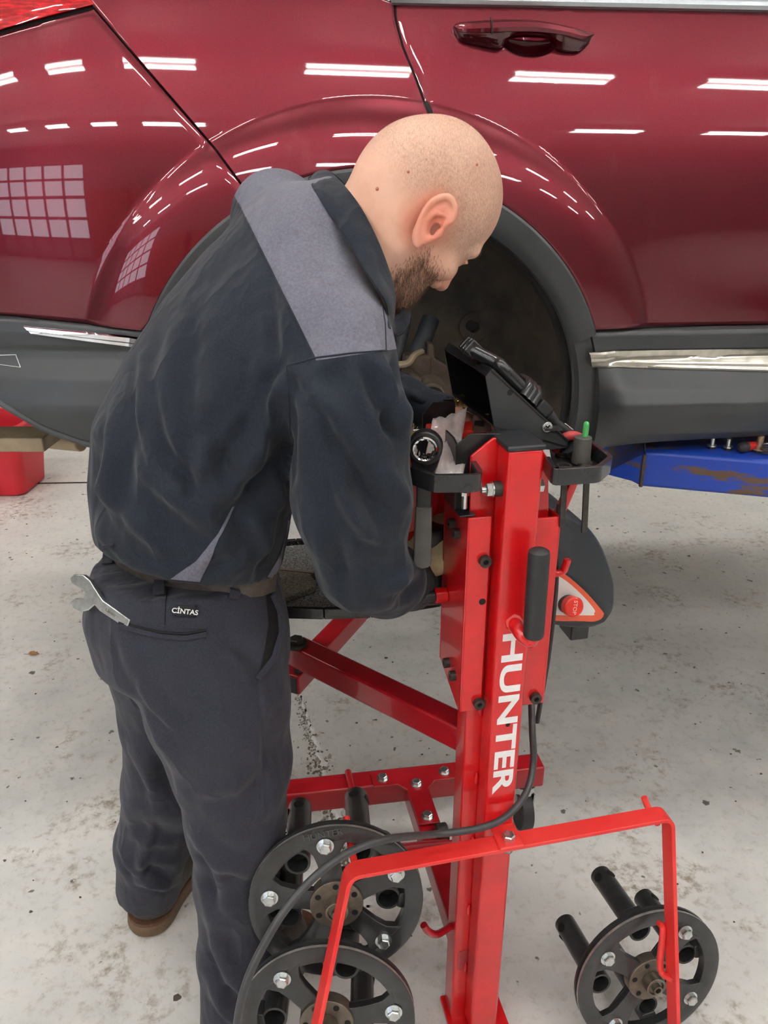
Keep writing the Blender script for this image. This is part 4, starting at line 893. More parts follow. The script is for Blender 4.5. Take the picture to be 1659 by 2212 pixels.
text_obj('button_word', 'STOP', 0.010, pbr('pale_legend', srgb(250, 200, 190), 0.5, var=(40, 0.05)), Matrix.Translation(bp + bn_ * 0.0263) @ Rm, sb, 0.0003)
mb = MB(); mb.box(LV(1240, 1352, 0.2), (0.035, 0.05, 0.03), LROT); lpart(mb, 'foot_block', M['black_metal'], du, 0.003)
# red support strut and black prongs behind the right tray
mb = MB(); mb.bar(LV(1250, 1010, 0.13), LV(1190, 1150, 0.13), 0.014, 0.014); lpart(mb, 'strut', M['red'], None, 0.002)
mb = MB(); pts = [L(uR, 0.09, LV(1200, 1240, 0.09).z), LV(1212, 1236, 0.09), LV(1222, 1222, 0.085), LV(1226, 1208, 0.085)]; mb.tube(catmull(pts, 6), 0.006, 12); lpart(mb, 'cable_hook', M['red'])
mb = MB(); mb.tube(catmull([LV(1208, 1090, 0.11), LV(1202, 1200, 0.1), LV(1200, 1280, 0.1), LV(1184, 1420, 0.09), LV(1160, 1560, 0.10)], 8), 0.0042, 10); lpart(mb, 'thin_cable', M['rubber'])
# main cable looping in front of the mast and down to the floor on the left
cps = [LV(1148, 1520, 0.08), LV(1150, 1580, 0.05), LV(1152, 1650, 0.03), LV(1135, 1715, 0.0), LV(1090, 1766, -0.02), LV(1030, 1790, -0.028), LV(940, 1802, -0.03), PY(840, 1812, 0.86), PY(760, 1838, 0.83), PY(690, 1885, 0.80), PY(620, 1960, 0.765), PY(565, 2050, 0.735), PY(530, 2130, 0.71), PY(512, 2220, 0.69), PY(512, 2330, 0.68)]
last = cps[-1]; cps += [Vector((last.x - 0.01, last.y, last.z * 0.5)), Vector((last.x - 0.04, last.y - 0.03, 0.03)), Vector((last.x - 0.15, last.y - 0.1, 0.007)), Vector((last.x - 0.5, last.y - 0.2, 0.007))]
mb = MB(); mb.tube(catmull(cps, 8), 0.0058, 14); lpart(mb, 'power_cable', pbr('grey_black_cable', srgb(62, 62, 64), 0.4, var=(60, 0.2)))
# chip tray fixed under the cutting head
ct_ = bpy.data.objects.new('chip_tray', None); C.objects.link(ct_); zch = PY(760, 1318, 1.16).z; ct_.location = PZ(760, 1270, zch); setparent(ct_, lathe)
tray_px = [(560, 1326), (700, 1329), (800, 1326), (950, 1302), (1010, 1285), (1010, 1180), (930, 1170), (640, 1178), (560, 1185)]
TP = [PZ(px, py, zch) for px, py in tray_px]
mb = MB(); mb.prism(TP, -ZH * 0.004); lpart(mb, 'pan', M['black_metal'], ct_)
mb = MB(); n = len(TP)
for i in range(n): mb.bar(TP[i] + ZH * 0.004, TP[(i + 1) % n] + ZH * 0.004, 0.01, 0.02)
lpart(mb, 'pan_rim', M['black_dip'], ct_, 0.002)
sw = pbr('steel_swarf', srgb(158, 156, 152), 0.4, 0.4, var=(260, 0.8, 0.42, 0.58), bump=(260, 1.0, 0.004))
mb = MB(); cpt = sum(TP, Vector()) / n; mb.prism([cpt.lerp(p, 0.955) + ZH * 0.0 for p in TP], ZH * 0.004); o = lpart(mb, 'swarf_bed', sw, ct_); 
vs_ = []; mb = MB()
xs0, xs1 = min(p.x for p in TP), max(p.x for p in TP); ys0, ys1 = min(p.y for p in TP), max(p.y for p in TP)
for i in range(2600):
    x = random.uniform(xs0 + 0.02, xs1 - 0.1); y = random.uniform(ys0 + 0.02, ys1 - 0.02)
    a = random.random() * 6.28; l = random.uniform(0.001, 0.0025); z = zch + 0.004
    p = Vector((x, y, z)); mb.add([p, p + Vector((math.cos(a) * l, math.sin(a) * l, 0.0006)), p + Vector((math.cos(a + 1.4) * l * 0.6, math.sin(a + 1.4) * l * 0.6, random.uniform(0.0005, 0.002)))], [(0, 1, 2)])
o = lpart(mb, 'swarf', pbr('bright_swarf', srgb(190, 188, 184), 0.3, 0.9, var=(100, 0.5)), ct_, weld=False); o['kind'] = 'stuff'
mb = MB(); mb.prism([PZ(px, py, zch + 0.004) for px, py in [(560, 1236), (668, 1246), (684, 1272), (682, 1280), (612, 1306), (560, 1300)]], ZH * 0.012); lpart(mb, 'spacer_block', pbr('swarf_covered_block', srgb(142, 134, 120), 0.5, 0.4, var=(240, 0.6, 0.42, 0.58), bump=(260, 0.8, 0.003)), ct_, 0.002)
mb = MB(); mb.bar(PZ(560, 1232, zch + 0.01), PZ(720, 1248, zch + 0.01), 0.008, 0.016); lpart(mb, 'divider', pbr('brownish_divider', srgb(120, 104, 92), 0.6, var=(30, 0.3)), ct_)
# cutting head hidden behind the arm and mast
mb = MB(); lbox(mb, -0.10, 0.06, vb + 0.02, vb + 0.24, zch + 0.03, zch + 0.17); lpart(mb, 'cutting_head', M['black_metal'], None, 0.012)
mb = MB(); c = LV(872, 1080, 0.20); mb.cyl(c, c + LF * 0.06, 0.075, n=40); mb.cyl(c - LF * 0.012, c, 0.055, n=36); lpart(mb, 'red_dial', M['red'], None, 0.003)
mb = MB(); c = L(0.0, vb + 0.24, zch + 0.12); mb.cyl(c, wp(932, 858, -0.08), 0.028, n=24); lpart(mb, 'output_shaft', M['oxide'])
# ================================================================== adapters hung on the pegs
def make_adapter(label, c, n, up_px_angle, ns=5, R=0.142):
    c = Vector(c); n = Vector(n).normalized(); upv = (ZH - n * n.z).normalized(); x = upv.cross(n).normalized(); x = Matrix.Rotation(up_px_angle, 3, n) @ x; y = n.cross(x)
    Q = lambda a, b, h: c + x * a + y * b + n * h
    t = thing('wheel_adapter', label, 'wheel adapter', c, 'black wheel adapters hung on the lathe trolley')
    k = R / 0.134
    def part(mb, nm, mat, par=None, bev=0): return mb.build(nm, mat, par or t, bev)
    # ring with lipped edge
    seg = 72; prof = [(0.134, 0.0), (0.134, -0.005), (0.1305, -0.0055), (0.1305, -0.011), (0.134, -0.012), (0.134, -0.017), (0.106, -0.017), (0.106, -0.001), (0.108, 0.0), (0.131, 0.001)]
    mb = MB(); V = []; m = len(prof)
    for i in range(seg):
        a = 2 * math.pi * i / seg
        for r, h in prof: V.append(Q(r * k * math.cos(a), r * k * math.sin(a), h))
    mb.add(V, [(i * m + j, ((i + 1) % seg) * m + j, ((i + 1) % seg) * m + (j + 1) % m, i * m + (j + 1) % m) for i in range(seg) for j in range(m)], True)
    o = part(mb, 'ring', M['cast']); o.modifiers.new('e', 'EDGE_SPLIT').split_angle = rad(30)
    mb = MB(); V = []
    for i in range(seg):
        a = 2 * math.pi * i / seg; V += [Q(0.1345 * k * math.cos(a), 0.1345 * k * math.sin(a), 0.0003), Q(0.1345 * k * math.cos(a), 0.1345 * k * math.sin(a), -0.0047)]
    mb.add(V, [(2 * i, 2 * ((i + 1) % seg), 2 * ((i + 1) % seg) + 1, 2 * i + 1) for i in range(seg)], True); part(mb, 'machined_edge', M['rim_steel'])
    for s_ in range(ns):
        a0 = math.pi / 2 + 2 * math.pi * s_ / ns; ca, sa = math.cos(a0), math.sin(a0)
        S2 = lambda r, w, h: Q((r * ca - w * sa) * k, (r * sa + w * ca) * k, h)
        prof2 = [(0.030, 0.018), (0.045, 0.0165), (0.07, 0.0175), (0.088, 0.021), (0.1, 0.03), (0.1075, 0.042)]
        poly = [S2(r, w, 0.0005) for r, w in prof2] + [S2(r, -w, 0.0005) for r, w in reversed(prof2)]
        mb = MB(); mb.prism(poly, -n * 0.014); sp = part(mb, 'spoke', M['cast'], None, 0.002)
        mb = MB(); mb.prism([S2(r, 0.010 if False else 0.0045, -0.0135) for r in (0.03, 0.1)] + [S2(r, -0.0045, -0.0135) for r in (0.1, 0.03)], -n * 0.014); part(mb, 'rib', M['cast'], sp, 0.001)
        mb = MB(); p = S2(0.103, 0, 0.001); mb.cyl(p, p + n * 0.0018, 0.0132 * k, n=24); mb.hexbolt(p + n * 0.0018, n, 0.0098 * k, 0.009); part(mb, 'flange_bolt', M['zinc'])
        # hollow drive post on its lug between two spokes
        a1 = a0 + math.pi / ns; ca1, sa1 = math.cos(a1), math.sin(a1); T2 = lambda r, w, h: Q((r * ca1 - w * sa1) * k, (r * sa1 + w * ca1) * k, h)
        mb = MB(); p, q = T2(0.083, 0, -0.020), T2(0.083, 0, -0.172)
        mb.ringcyl(p, q, 0.0198 * k, 0.0160 * k, 28); mb.cyl(q, q - n * 0.001, 0.0195 * k, n=28); po = part(mb, 'post', M['cast']); mb = MB(); mb.cyl(T2(0.083, 0, -0.05), T2(0.083, 0, -0.052), 0.0161 * k, n=24); part(mb, 'post_bore', M['hole'], po)
        hd_ = (y * sa1 + x * ca1); e_ = T2(0.083, 0, -0.152); mb = MB()
        sdv = n.cross(hd_).normalized()
        for sg in (-1, 1):
            p1 = e_ + (hd_ * 0.75 + sdv * sg * 0.66).normalized() * 0.0192 * k; dv = (p1 - e_).normalized(); mb.cyl(p1, p1 + dv * 0.0012 * k, 0.0085 * k, n=18)
        part(mb, 'cross_hole', M['hole'], po)
        mb = MB(); mb.prism([T2(0.098, 0.012, -0.017), T2(0.112, 0.016, -0.017), T2(0.112, -0.016, -0.017), T2(0.098, -0.012, -0.017)], -n * 0.03); part(mb, 'lug', M['cast'], po, 0.002)
    mb = MB(); mb.cyl(Q(0, 0, -0.016), Q(0, 0, 0.005), 0.041 * k, n=48); hub = part(mb, 'hub_flange', M['hub_steel'], None, 0.0015)
    mb = MB(); mb.ringcyl(Q(0, 0, 0.005), Q(0, 0, 0.024), 0.0175 * k, 0.0135 * k, 36); mb.cyl(Q(0, 0, 0.005), Q(0, 0, 0.02), 0.0137 * k, n=30); part(mb, 'boss', M['steel'], hub, 0.001)
    mb = MB(); mb.ringcyl(Q(0, 0, 0.02), Q(0, 0, 0.03), 0.008 * k, 0.005 * k, 24); part(mb, 'centre_bush', M['steel'], hub)
    for s_ in range(6):
        a = 2 * math.pi * s_ / 6 + 0.4; mb = MB(); p = Q(0.032 * k * math.cos(a), 0.032 * k * math.sin(a), 0.0053); mb.cyl(p, p + n * 0.0004, 0.0047 * k, n=16); part(mb, 'bolt_hole', M['hole'], hub)
    return t, Q
ad1, Q1 = make_adapter('black five-spoke wheel adapter hung highest, beside the trouser leg', PY(727, 1950, 0.920), (0.08, -0.98, 0.16), rad(8))
tx = text_obj('cast_lettering', 'HUNTER', 0.0165, pbr('worn_raised_lettering', srgb(84, 84, 84), 0.35, 0.2, 0.2, var=(60, 0.3)), Matrix.Identity(4), ad1, 0.0022)
v1 = (Q1(1, 0, 0) - Q1(0, 0, 0)).normalized(); v2 = (Q1(0, 1, 0) - Q1(0, 0, 0)).normalized(); v3 = v1.cross(v2)
Rt = Matrix((v1, v2, v3)).transposed().to_4x4()
tx.data.transform(Matrix.Translation(Q1(0.0, 0.1305, 0.001)) @ Rt)
ad2, Q2 = make_adapter('black three-spoke wheel adapter hung lowest at the left, below another', PY(706, 2206, 0.835), (0.02, -0.985, 0.16), rad(39), 3)
ad3, Q3 = make_adapter('black four-spoke wheel adapter hung alone on the right hanger arm', PY(1403, 2112, 0.985), (0.21, -0.965, 0.15), rad(-37), 4)
# ================================================================== implicit surfaces for the figure
from mathutils.bvhtree import BVHTree
A3 = lambda v: np.array(list(v), np.float32)
class Field:
    def __init__(s, lo, hi, h):
        s.lo = A3(lo); s.h = h
        n = np.ceil((A3(hi) - s.lo) / h).astype(int) + 1
        s.ax = [s.lo[k] + h * np.arange(n[k], dtype=np.float32) for k in range(3)]
        s.d = np.full(tuple(n), 9.0, np.float32)
    @property
    def P(s): return s.sub(tuple(slice(None) for _ in range(3)))
    def sub(s, sl): return np.stack(np.meshgrid(*[s.ax[k][sl[k]] for k in range(3)], indexing='ij'), -1)
    def box(s, lo, hi):
        return tuple(slice(max(int((lo[k] - s.lo[k]) / s.h), 0), min(int((hi[k] - s.lo[k]) / s.h) + 2, s.d.shape[k])) for k in range(3))
    def local(s, fn, lo, hi, k, cut):
        m = 0.012 + 1.5 * k; sl = s.box(np.asarray(lo) - m, np.asarray(hi) + m)
        if min(x.stop - x.start for x in sl) <= 0: return
        d = fn(s.sub(sl)); o = s.d[sl]
        s.d[sl] = (np.maximum(o, -d) if k <= 0 else -smin(-o, d, k)) if cut else (np.minimum(o, d) if k <= 0 else smin(o, d, k))
    def cone(s, a, b, r1, r2, k=0.0, cut=False):
        a = A3(a); b = A3(b); R = max(r1, r2); s.local(lambda P: sd_cone(P, a, b, r1, r2), np.minimum(a, b) - R, np.maximum(a, b) + R, k, cut)
    def chain(s, pts, rs, kk=0.02, k=0.0):
        Q = np.array([list(p) for p in pts]); R = max(rs); s.local(lambda P: sd_chain(P, pts, rs, kk), Q.min(0) - R, Q.max(0) + R, k, False)
    def ell(s, c, B, r, k=0.0, cut=False):
        c = A3(c); R = float(np.max(r)); s.local(lambda P: sd_ell(P, c, B, r), c - R, c + R, k, cut)
    def add(s, d, k=0.0): s.d = np.minimum(s.d, d) if k <= 0 else smin(s.d, d, k)
    def mesh(s):
        f = s.d; neg = f < 0
        nx, ny, nz = f.shape
        acc = np.zeros((nx - 1, ny - 1, nz - 1, 3), np.float32); cnt = np.zeros((nx - 1, ny - 1, nz - 1), np.float32)
        quads = []
        sl = [slice(None)] * 3
        for a in range(3):
            i0 = [slice(None)] * 3; i1 = [slice(None)] * 3; i0[a] = slice(0, -1); i1[a] = slice(1, None)
            f0 = f[tuple(i0)]; f1 = f[tuple(i1)]; ch = neg[tuple(i0)] != neg[tuple(i1)]
            idx = np.argwhere(ch); v0 = f0[ch]; v1 = f1[ch]; t = v0 / (v0 - v1)
            pos = idx.astype(np.float32); pos[:, a] += t
            b, c = (a + 1) % 3, (a + 2) % 3
            for db in (0, -1):
                for dc in (0, -1):
                    ii = idx.copy(); ii[:, b] += db; ii[:, c] += dc
                    ok = (ii[:, b] >= 0) & (ii[:, c] >= 0) & (ii[:, b] < acc.shape[b]) & (ii[:, c] < acc.shape[c])
                    j = ii[ok]; np.add.at(acc, tuple(j.T), pos[ok]); np.add.at(cnt, tuple(j.T), 1)
            ok = (idx[:, b] > 0) & (idx[:, c] > 0) & (idx[:, b] < acc.shape[b]) & (idx[:, c] < acc.shape[c])
            q = []
            for db, dc in ((-1, -1), (0, -1), (0, 0), (-1, 0)):
                ii = idx[ok].copy(); ii[:, b] += db; ii[:, c] += dc; q.append(np.ravel_multi_index(tuple(ii.T), cnt.shape))
            q = np.stack(q, 1); fl_ = v0[ok] > 0; q[fl_] = q[fl_][:, ::-1]; quads.append(q)
        q = np.concatenate(quads); used = np.unique(q); remap = np.full(cnt.size, -1, np.int64); remap[used] = np.arange(len(used))
        V = acc.reshape(-1, 3)[used] / np.maximum(cnt.reshape(-1)[used], 1)[:, None] * s.h + s.lo
        return V.astype(np.float64), remap[q]
def smin(a, b, k):
    h = np.clip(0.5 + 0.5 * (b - a) / k, 0, 1); return b + (a - b) * h - k * h * (1 - h)
def sd_cone(P, a, b, r1, r2):
    a = A3(a); b = A3(b); ba = b - a; pa = P - a; h = np.clip(pa @ ba / (ba @ ba), 0, 1)
    return np.linalg.norm(pa - h[..., None] * ba, axis=-1) - (r1 + (r2 - r1) * h)
def sd_chain(P, pts, rs, k=0.02):
    d = None
    for i in range(len(pts) - 1):
        e = sd_cone(P, pts[i], pts[i + 1], rs[i], rs[i + 1]); d = e if d is None else smin(d, e, k)
    return d
def sd_ell(P, c, B, r):
    q = (P - A3(c)) @ np.asarray(B, np.float32); r = np.asarray(r, np.float32)
    k0 = np.linalg.norm(q / r, axis=-1); k1 = np.linalg.norm(q / (r * r), axis=-1) + 1e-6
    return k0 * (k0 - 1) / k1
def sd_loft(P, pts, axis, Rv, a, b, pw=2.0):
    pts = np.array([list(p) for p in pts], np.float32); axis = A3(axis); axis /= np.linalg.norm(axis)
    Rv = A3(Rv); Rv = Rv - axis * (Rv @ axis); Rv /= np.linalg.norm(Rv); Fv = np.cross(axis, Rv)
    ts = (pts - pts[0]) @ axis; t = (P - pts[0]) @ axis; tc = np.clip(t, ts[0], ts[-1])
    c = np.stack([np.interp(tc, ts, (pts - pts[0] - ts[:, None] * axis)[:, k]) for k in range(3)], -1).astype(np.float32)
    q = P - pts[0] - t[..., None] * axis - c
    aa = np.interp(tc, ts, a); bb = np.interp(tc, ts, b)
    k = (np.abs(q @ Rv / aa) ** pw + np.abs(q @ Fv / bb) ** pw) ** (1 / pw)
    d = (k - 1) * np.minimum(aa, bb); dt = np.maximum(ts[0] - t, t - ts[-1])
    return np.where(dt > 0, np.sqrt(np.maximum(d, 0) ** 2 + dt ** 2), np.maximum(d, -1)).astype(np.float32), (t - ts[0]) / (ts[-1] - ts[0])
def neighbours(q, n):
    e = np.concatenate([q[:, [0, 1]], q[:, [1, 2]], q[:, [2, 3]], q[:, [3, 0]]]); return np.concatenate([e, e[:, ::-1]])
def smooth(V, q, it=2, lam=0.5):
    e = neighbours(q, len(V)); cnt = np.bincount(e[:, 0], minlength=len(V))[:, None]
    for _ in range(it):
        S = np.stack([np.bincount(e[:, 0], V[e[:, 1], k], len(V)) for k in range(3)], 1) / np.maximum(cnt, 1); V = V + (S - V) * lam
    return V
def vnormals(V, q):
    n = np.cross(V[q[:, 2]] - V[q[:, 0]], V[q[:, 3]] - V[q[:, 1]]); N = np.zeros_like(V)
    for k in range(4): np.add.at(N, q[:, k], n)
    return N / (np.linalg.norm(N, axis=1, keepdims=True) + 1e-12)
def project(V):
    r = V - CAM; z = r @ np.array([0, math.cos(TH), -math.sin(TH)]); return np.stack([CX + FOC * r[:, 0] / z, CY - FOC * (r @ AX_U) / z], 1)
def stroke(V, N, pts, w, amp, cap=25, P2=None):
    """press a fold along a traced line into the side of the cloth that shows"""
    P2 = project(V) if P2 is None else P2; pts = np.array(pts, float); best = np.full(len(V), 1e9); sgn = np.ones(len(V)); fall = np.ones(len(V))
    L_ = np.linalg.norm(pts[1:] - pts[:-1], axis=1); tot = L_.sum(); acc = 0
    for i in range(len(pts) - 1):
        a, b = pts[i], pts[i + 1]; ba = b - a; h = np.clip(((P2 - a) @ ba) / (ba @ ba), 0, 1); d = np.linalg.norm(P2 - a - h[:, None] * ba, axis=1)
        s = (acc + h * L_[i]) / tot; m = d < best; best[m] = d[m]; cr_ = ba[0] * (P2 - a)[:, 1] - ba[1] * (P2 - a)[:, 0]; sgn[m] = np.sign(cr_[m]); fall[m] = np.sin(np.pi * np.clip(s[m] * 0.86 + 0.07, 0, 1)) ** 0.6; acc += L_[i]
    vd = V - CAM; vd /= np.linalg.norm(vd, axis=1, keepdims=True); face = np.clip(-(vd * N).sum(1) * 3, 0, 1)
    x = best / (w * np.where(sgn > 0, 0.75, 1.6)); g = np.exp(-x * x) - 0.35 * np.exp(-((x - 1.9) / 0.8) ** 2)
    return V + N * (amp * g * fall * face)[:, None]
def wrinkle(V, N, amp, freq, axis, seed=0, stretch=4.0):
    """soft random folds, drawn out along one direction"""
    rng = np.random.default_rng(seed); ax = A3(axis).astype(float); ax /= np.linalg.norm(ax); d = np.zeros(len(V))
    for o in range(3):
        for _ in range(5):
            k = rng.normal(size=3); k -= ax * (k @ ax) * (1 - 1 / stretch); k /= np.linalg.norm(k); ph = rng.random() * 6.28
            wv = rng.normal(size=3) * freq * 0.6
            d += np.sin(V @ k * freq * (1.7 ** o) + ph + 1.2 * np.sin(V @ wv + ph * 2)) / (1.8 ** o)
    return V + N * (amp * d / 5)[:, None]
def skinmesh(name, V, q, mat, parent, sub=1):
    o = raw(name, V, q, mat, parent)
    if sub: m = o.modifiers.new('sub', 'SUBSURF'); m.levels = sub; m.render_levels = sub
    return o
def patch_on(bvh, poly_px, name, mat, parent, off=0.0012, n=10, m=10, solid=0.0):
    """small cloth piece laid on a surface: four traced corners/edges -> grid -> pushed onto the surface"""
    b, t, l, r = poly_px; S = coons(b, t, l, r, n, m); V = []
    for i in range(n):
        for j in range(m):
            d = Vector(ray(*S[i, j])).normalized(); hit, nn, _, dist = bvh.ray_cast(Vector(CAM), d)
            if hit is None: hit = V[-1] if V else Vector(CAM) + d; nn = -d
            if nn.dot(d) > 0: nn = -nn
            V.append(hit + nn * off)
    Fc = [(i * m + j, (i + 1) * m + j, (i + 1) * m + j + 1, i * m + j + 1) for i in range(n - 1) for j in range(m - 1)]
    o = raw(name, V, Fc, mat, parent)
    if solid: md = o.modifiers.new('s', 'SOLIDIFY'); md.thickness = solid; md.offset = 0
    return o
def surf(bvh, px, py, off=0.0):
    d = Vector(ray(px, py)).normalized(); hit, nn, _, _ = bvh.ray_cast(Vector(CAM), d)
    if hit is None: return Vector(CAM) + d * 1.1, -d
    if nn.dot(d) > 0: nn = -nn
    return hit + nn * off, nn
# ------------------------------------------------------------------ cloth and skin
def cloth(name, c1, c2, scale=420, rough=0.85, sheen=0.25, blotch=6):
    m, nt, b = nodes_of(name)
    f = noise(nt, blotch, 5, 0.6); g = noise(nt, scale, 3, 0.6); c = ramp(nt, f, [(0.3, c1), (0.7, c2)])
    c = mixc(nt, ramp(nt, g, [(0.35, (0, 0, 0)), (0.75, (0.35, 0.35, 0.35))]), c, tuple(min(1, x * 1.9 + 0.01) for x in c2[:3]) + (1,))
    nt.links.new(c, b.inputs['Base Color']); b.inputs['Roughness'].default_value = rough; b.inputs['Sheen Weight'].default_value = sheen; b.inputs['Sheen Roughness'].default_value = 0.5
    b.inputs['Specular IOR Level'].default_value = 0.25
    bn = nt.nodes.new('ShaderNodeBump'); bn.inputs['Strength'].default_value = 0.35; bn.inputs['Distance'].default_value = 0.0008
    h = noise(nt, 60, 6, 0.65); b2 = nt.nodes.new('ShaderNodeBump'); b2.inputs['Strength'].default_value = 0.45; b2.inputs['Distance'].default_value = 0.012; nt.links.new(ramp(nt, noise(nt, 7.5, 3, 0.5, stretch=(1, 1, 0.45)), [(0.36, (0, 0, 0)), (0.5, (1, 1, 1)), (0.64, (0, 0, 0))]), b2.inputs['Height']); nt.links.new(b2.outputs[0], bn.inputs['Normal']); ad = nt.nodes.new('ShaderNodeMath'); nt.links.new(h, ad.inputs[0]); nt.links.new(g, ad.inputs[1]); nt.links.new(ad.outputs[0], bn.inputs['Height']); nt.links.new(bn.outputs[0], b.inputs['Normal'])
    return m
M['navy'] = cloth('navy_work_cloth', srgb(24, 29, 38), srgb(31, 37, 47), sheen=0.1)
M['yoke'] = cloth('grey_work_cloth', srgb(86, 86, 98), srgb(104, 104, 115), 300, sheen=0.1)
M['trouser'] = cloth('charcoal_trouser_cloth', srgb(40, 41, 51), srgb(48, 49, 59), sheen=0.1)
M['belt'] = pbr('worn_leather_belt', srgb(92, 82, 76), 0.6, var=(40, 0.4), bump=(120, 0.3, 0.001))
def skin_material():
    m, nt, b = nodes_of('skin')
    at = nt.nodes.new('ShaderNodeAttribute'); at.attribute_name = 'stubble'; re = nt.nodes.new('ShaderNodeAttribute'); re.attribute_name = 'flush'
    base = ramp(nt, noise(nt, 28, 5, 0.6), [(0.3, srgb(236, 190, 166)), (0.7, srgb(226, 174, 148))])
    base = mixc(nt, re.outputs['Fac'], base, srgb(222, 128, 104))
    hair = ramp(nt, noise(nt, 500, 3, 0.7, stretch=(1, 0.35, 0.5)), [(0.35, srgb(150, 120, 104)), (0.65, srgb(214, 178, 156))])
    c = mixc(nt, at.outputs['Fac'], base, hair); nt.links.new(c, b.inputs['Base Color'])
    b.inputs['Roughness'].default_value = 0.5; b.inputs['Subsurface Weight'].default_value = 0.15; b.inputs['Subsurface Radius'].default_value = (0.012, 0.005, 0.003); b.inputs['Subsurface Scale'].default_value = 0.5
    bn = nt.nodes.new('ShaderNodeBump'); bn.inputs['Strength'].default_value = 0.15; bn.inputs['Distance'].default_value = 0.0006; nt.links.new(noise(nt, 350, 4, 0.6), bn.inputs['Height']); nt.links.new(bn.outputs[0], b.inputs['Normal'])
    return m
M['skin'] = skin_material()

man = thing('person', 'person in navy and grey work shirt bending over the wheel arch', 'person', PZ(430, 2120, 0.0))
# ------------------------------------------------------------------ trousers
hipR = [PY(452, 1385, 1.035), PY(470, 1520, 1.01), PY(497, 1640, 1.005), PY(507, 1770, 1.0), PY(508, 1900, 1.01), PY(510, 2060, 1.01), PY(513, 2212, 1.01)]
rR = [0.118, 0.108, 0.093, 0.079, 0.070, 0.067, 0.072]
hipL = [PY(365, 1385, 1.15), PY(378, 1540, 1.185), PY(358, 1690, 1.215), PY(332, 1820, 1.245), PY(320, 1925, 1.265)]
rL = [0.115, 0.095, 0.078, 0.074, 0.070]
fd = Field((-0.72, 0.72, 0.02), (0.02, 1.48, 1.02), 0.006)
Pp = fd.P; pa = rad(28); RP = (math.sin(pa), -math.cos(pa), 0)
pel = [PY(425, 1470, 1.07), PY(412, 1400, 1.075), PY(398, 1310, 1.085), PY(398, 1215, 1.09)]
d, _ = sd_loft(Pp, pel, (pel[-1] - pel[0]), RP, [0.10, 0.158, 0.168, 0.160], [0.08, 0.150, 0.155, 0.140]); fd.add(d)
fd.chain(hipR, rR, 0.03, 0.035); fd.chain(hipL, rL, 0.03, 0.03)
# flat hems
tl = (hipL[-1] - hipL[-2]).normalized(); hc_ = hipL[-1] - tl * 0.008
zc0 = 0.035
fd.d = np.maximum(fd.d, np.where(Pp[..., 0] < -0.34, (Pp - A3(hc_)) @ A3(tl) * 1.0, zc0 - Pp[..., 2]).astype(np.float32))
V, q = fd.mesh(); V = smooth(V, q, 3); N = vnormals(V, q)
V = wrinkle(V, N, 0.0028, 16, (0.1, 0, 1), 3, 5); N = vnormals(V, q); P2 = project(V)
for pts, w, am in [([(305, 1480), (330, 1520), (372, 1570)], 10, 0.006), ([(300, 1500), (345, 1600), (395, 1740)], 9, 0.004), ([(585, 1560), (575, 1680), (520, 1735), (440, 1740)], 22, -0.007), ([(560, 1640), (590, 1700), (560, 1770)], 18, 0.005),
                   ([(420, 1800), (440, 1840), (480, 1870), (530, 1890)], 12, 0.006), ([(450, 1850), (470, 1900), (480, 1960)], 10, 0.005), ([(430, 1850), (455, 1930), (462, 2000)], 12, -0.006),
                   ([(452, 1960), (470, 2060), (490, 2130), (540, 2150)], 12, 0.007), ([(455, 2080), (500, 2170), (560, 2190)], 14, -0.008), ([(460, 2150), (500, 2200), (540, 2210)], 10, 0.006),
                   ([(285, 1620), (310, 1660), (330, 1700), (330, 1740)], 12, 0.007), ([(270, 1780), (310, 1800), (370, 1805)], 13, -0.008), ([(262, 1830), (290, 1885), (305, 1890), (310, 1850), (330, 1800)], 10, 0.008),
                   ([(290, 1890), (340, 1890), (370, 1900)], 10, -0.009), ([(300, 1905), (350, 1915), (385, 1900)], 9, 0.007), ([(268, 1750), (280, 1790)], 10, 0.006), ([(340, 1640), (360, 1700)], 14, -0.006),
                   ([(480, 1380), (540, 1420), (560, 1470)], 14, -0.003), ([(250, 1350), (300, 1480)], 14, 0.003), ([(330, 1270), (330, 1345)], 4, -0.002), ([(215, 1195), (205, 1260)], 4, -0.003),
                   ([(556, 1470), (568, 1600), (575, 1720), (580, 1800)], 4, -0.0022), ([(440, 1130), (440, 1180)], 6, 0.0)]:
    V = stroke(V, N, pts, w * 1.0, am * 1.6, P2=P2)
V = smooth(V, q, 1, 0.4)
trousers = skinmesh('trousers', V, q, M['trouser'], man)
bvT = BVHTree.FromPolygons([Vector(v) for v in V], [tuple(f) for f in q])
# ------------------------------------------------------------------ shirt
ctr = [(398, 1290, 1.09), (398, 1235, 1.09), (404, 1120, 1.095), (420, 1000, 1.10), (472, 860, 1.11), (536, 730, 1.125), (612, 612, 1.14), (676, 525, 1.15), (715, 478, 1.155)]
cpt_ = [PY(*c) for c in ctr]
axS = (cpt_[-1] - cpt_[0]).normalized(); RS = PY(748, 800, 0.965); LS = PY(592, 468, 1.30); Rs = (RS - LS).normalized()
fd = Field((-0.56, 0.74, 0.86), (0.24, 1.52, 1.66), 0.0048); Pp = fd.P
d, tt = sd_loft(Pp, cpt_, axS, Rs, [0.150, 0.170, 0.184, 0.190, 0.186, 0.182, 0.16, 0.11, 0.07], [0.126, 0.140, 0.152, 0.153, 0.137, 0.122, 0.106, 0.082, 0.065]); hA, hB, hC = PY(190, 1150, 1.10), PY(430, 1254, 0.95), PY(600, 1236, 1.06); hn = (hB - hA).cross(hC - hA).normalized(); hn = hn if hn.z > 0 else -hn
fd.add(np.maximum(d, (Pp - A3(hA)) @ A3(-hn)))
fd.cone(PY(600, 470, 1.28), PY(735, 735, 1.0), 0.070, 0.068, 0.06)
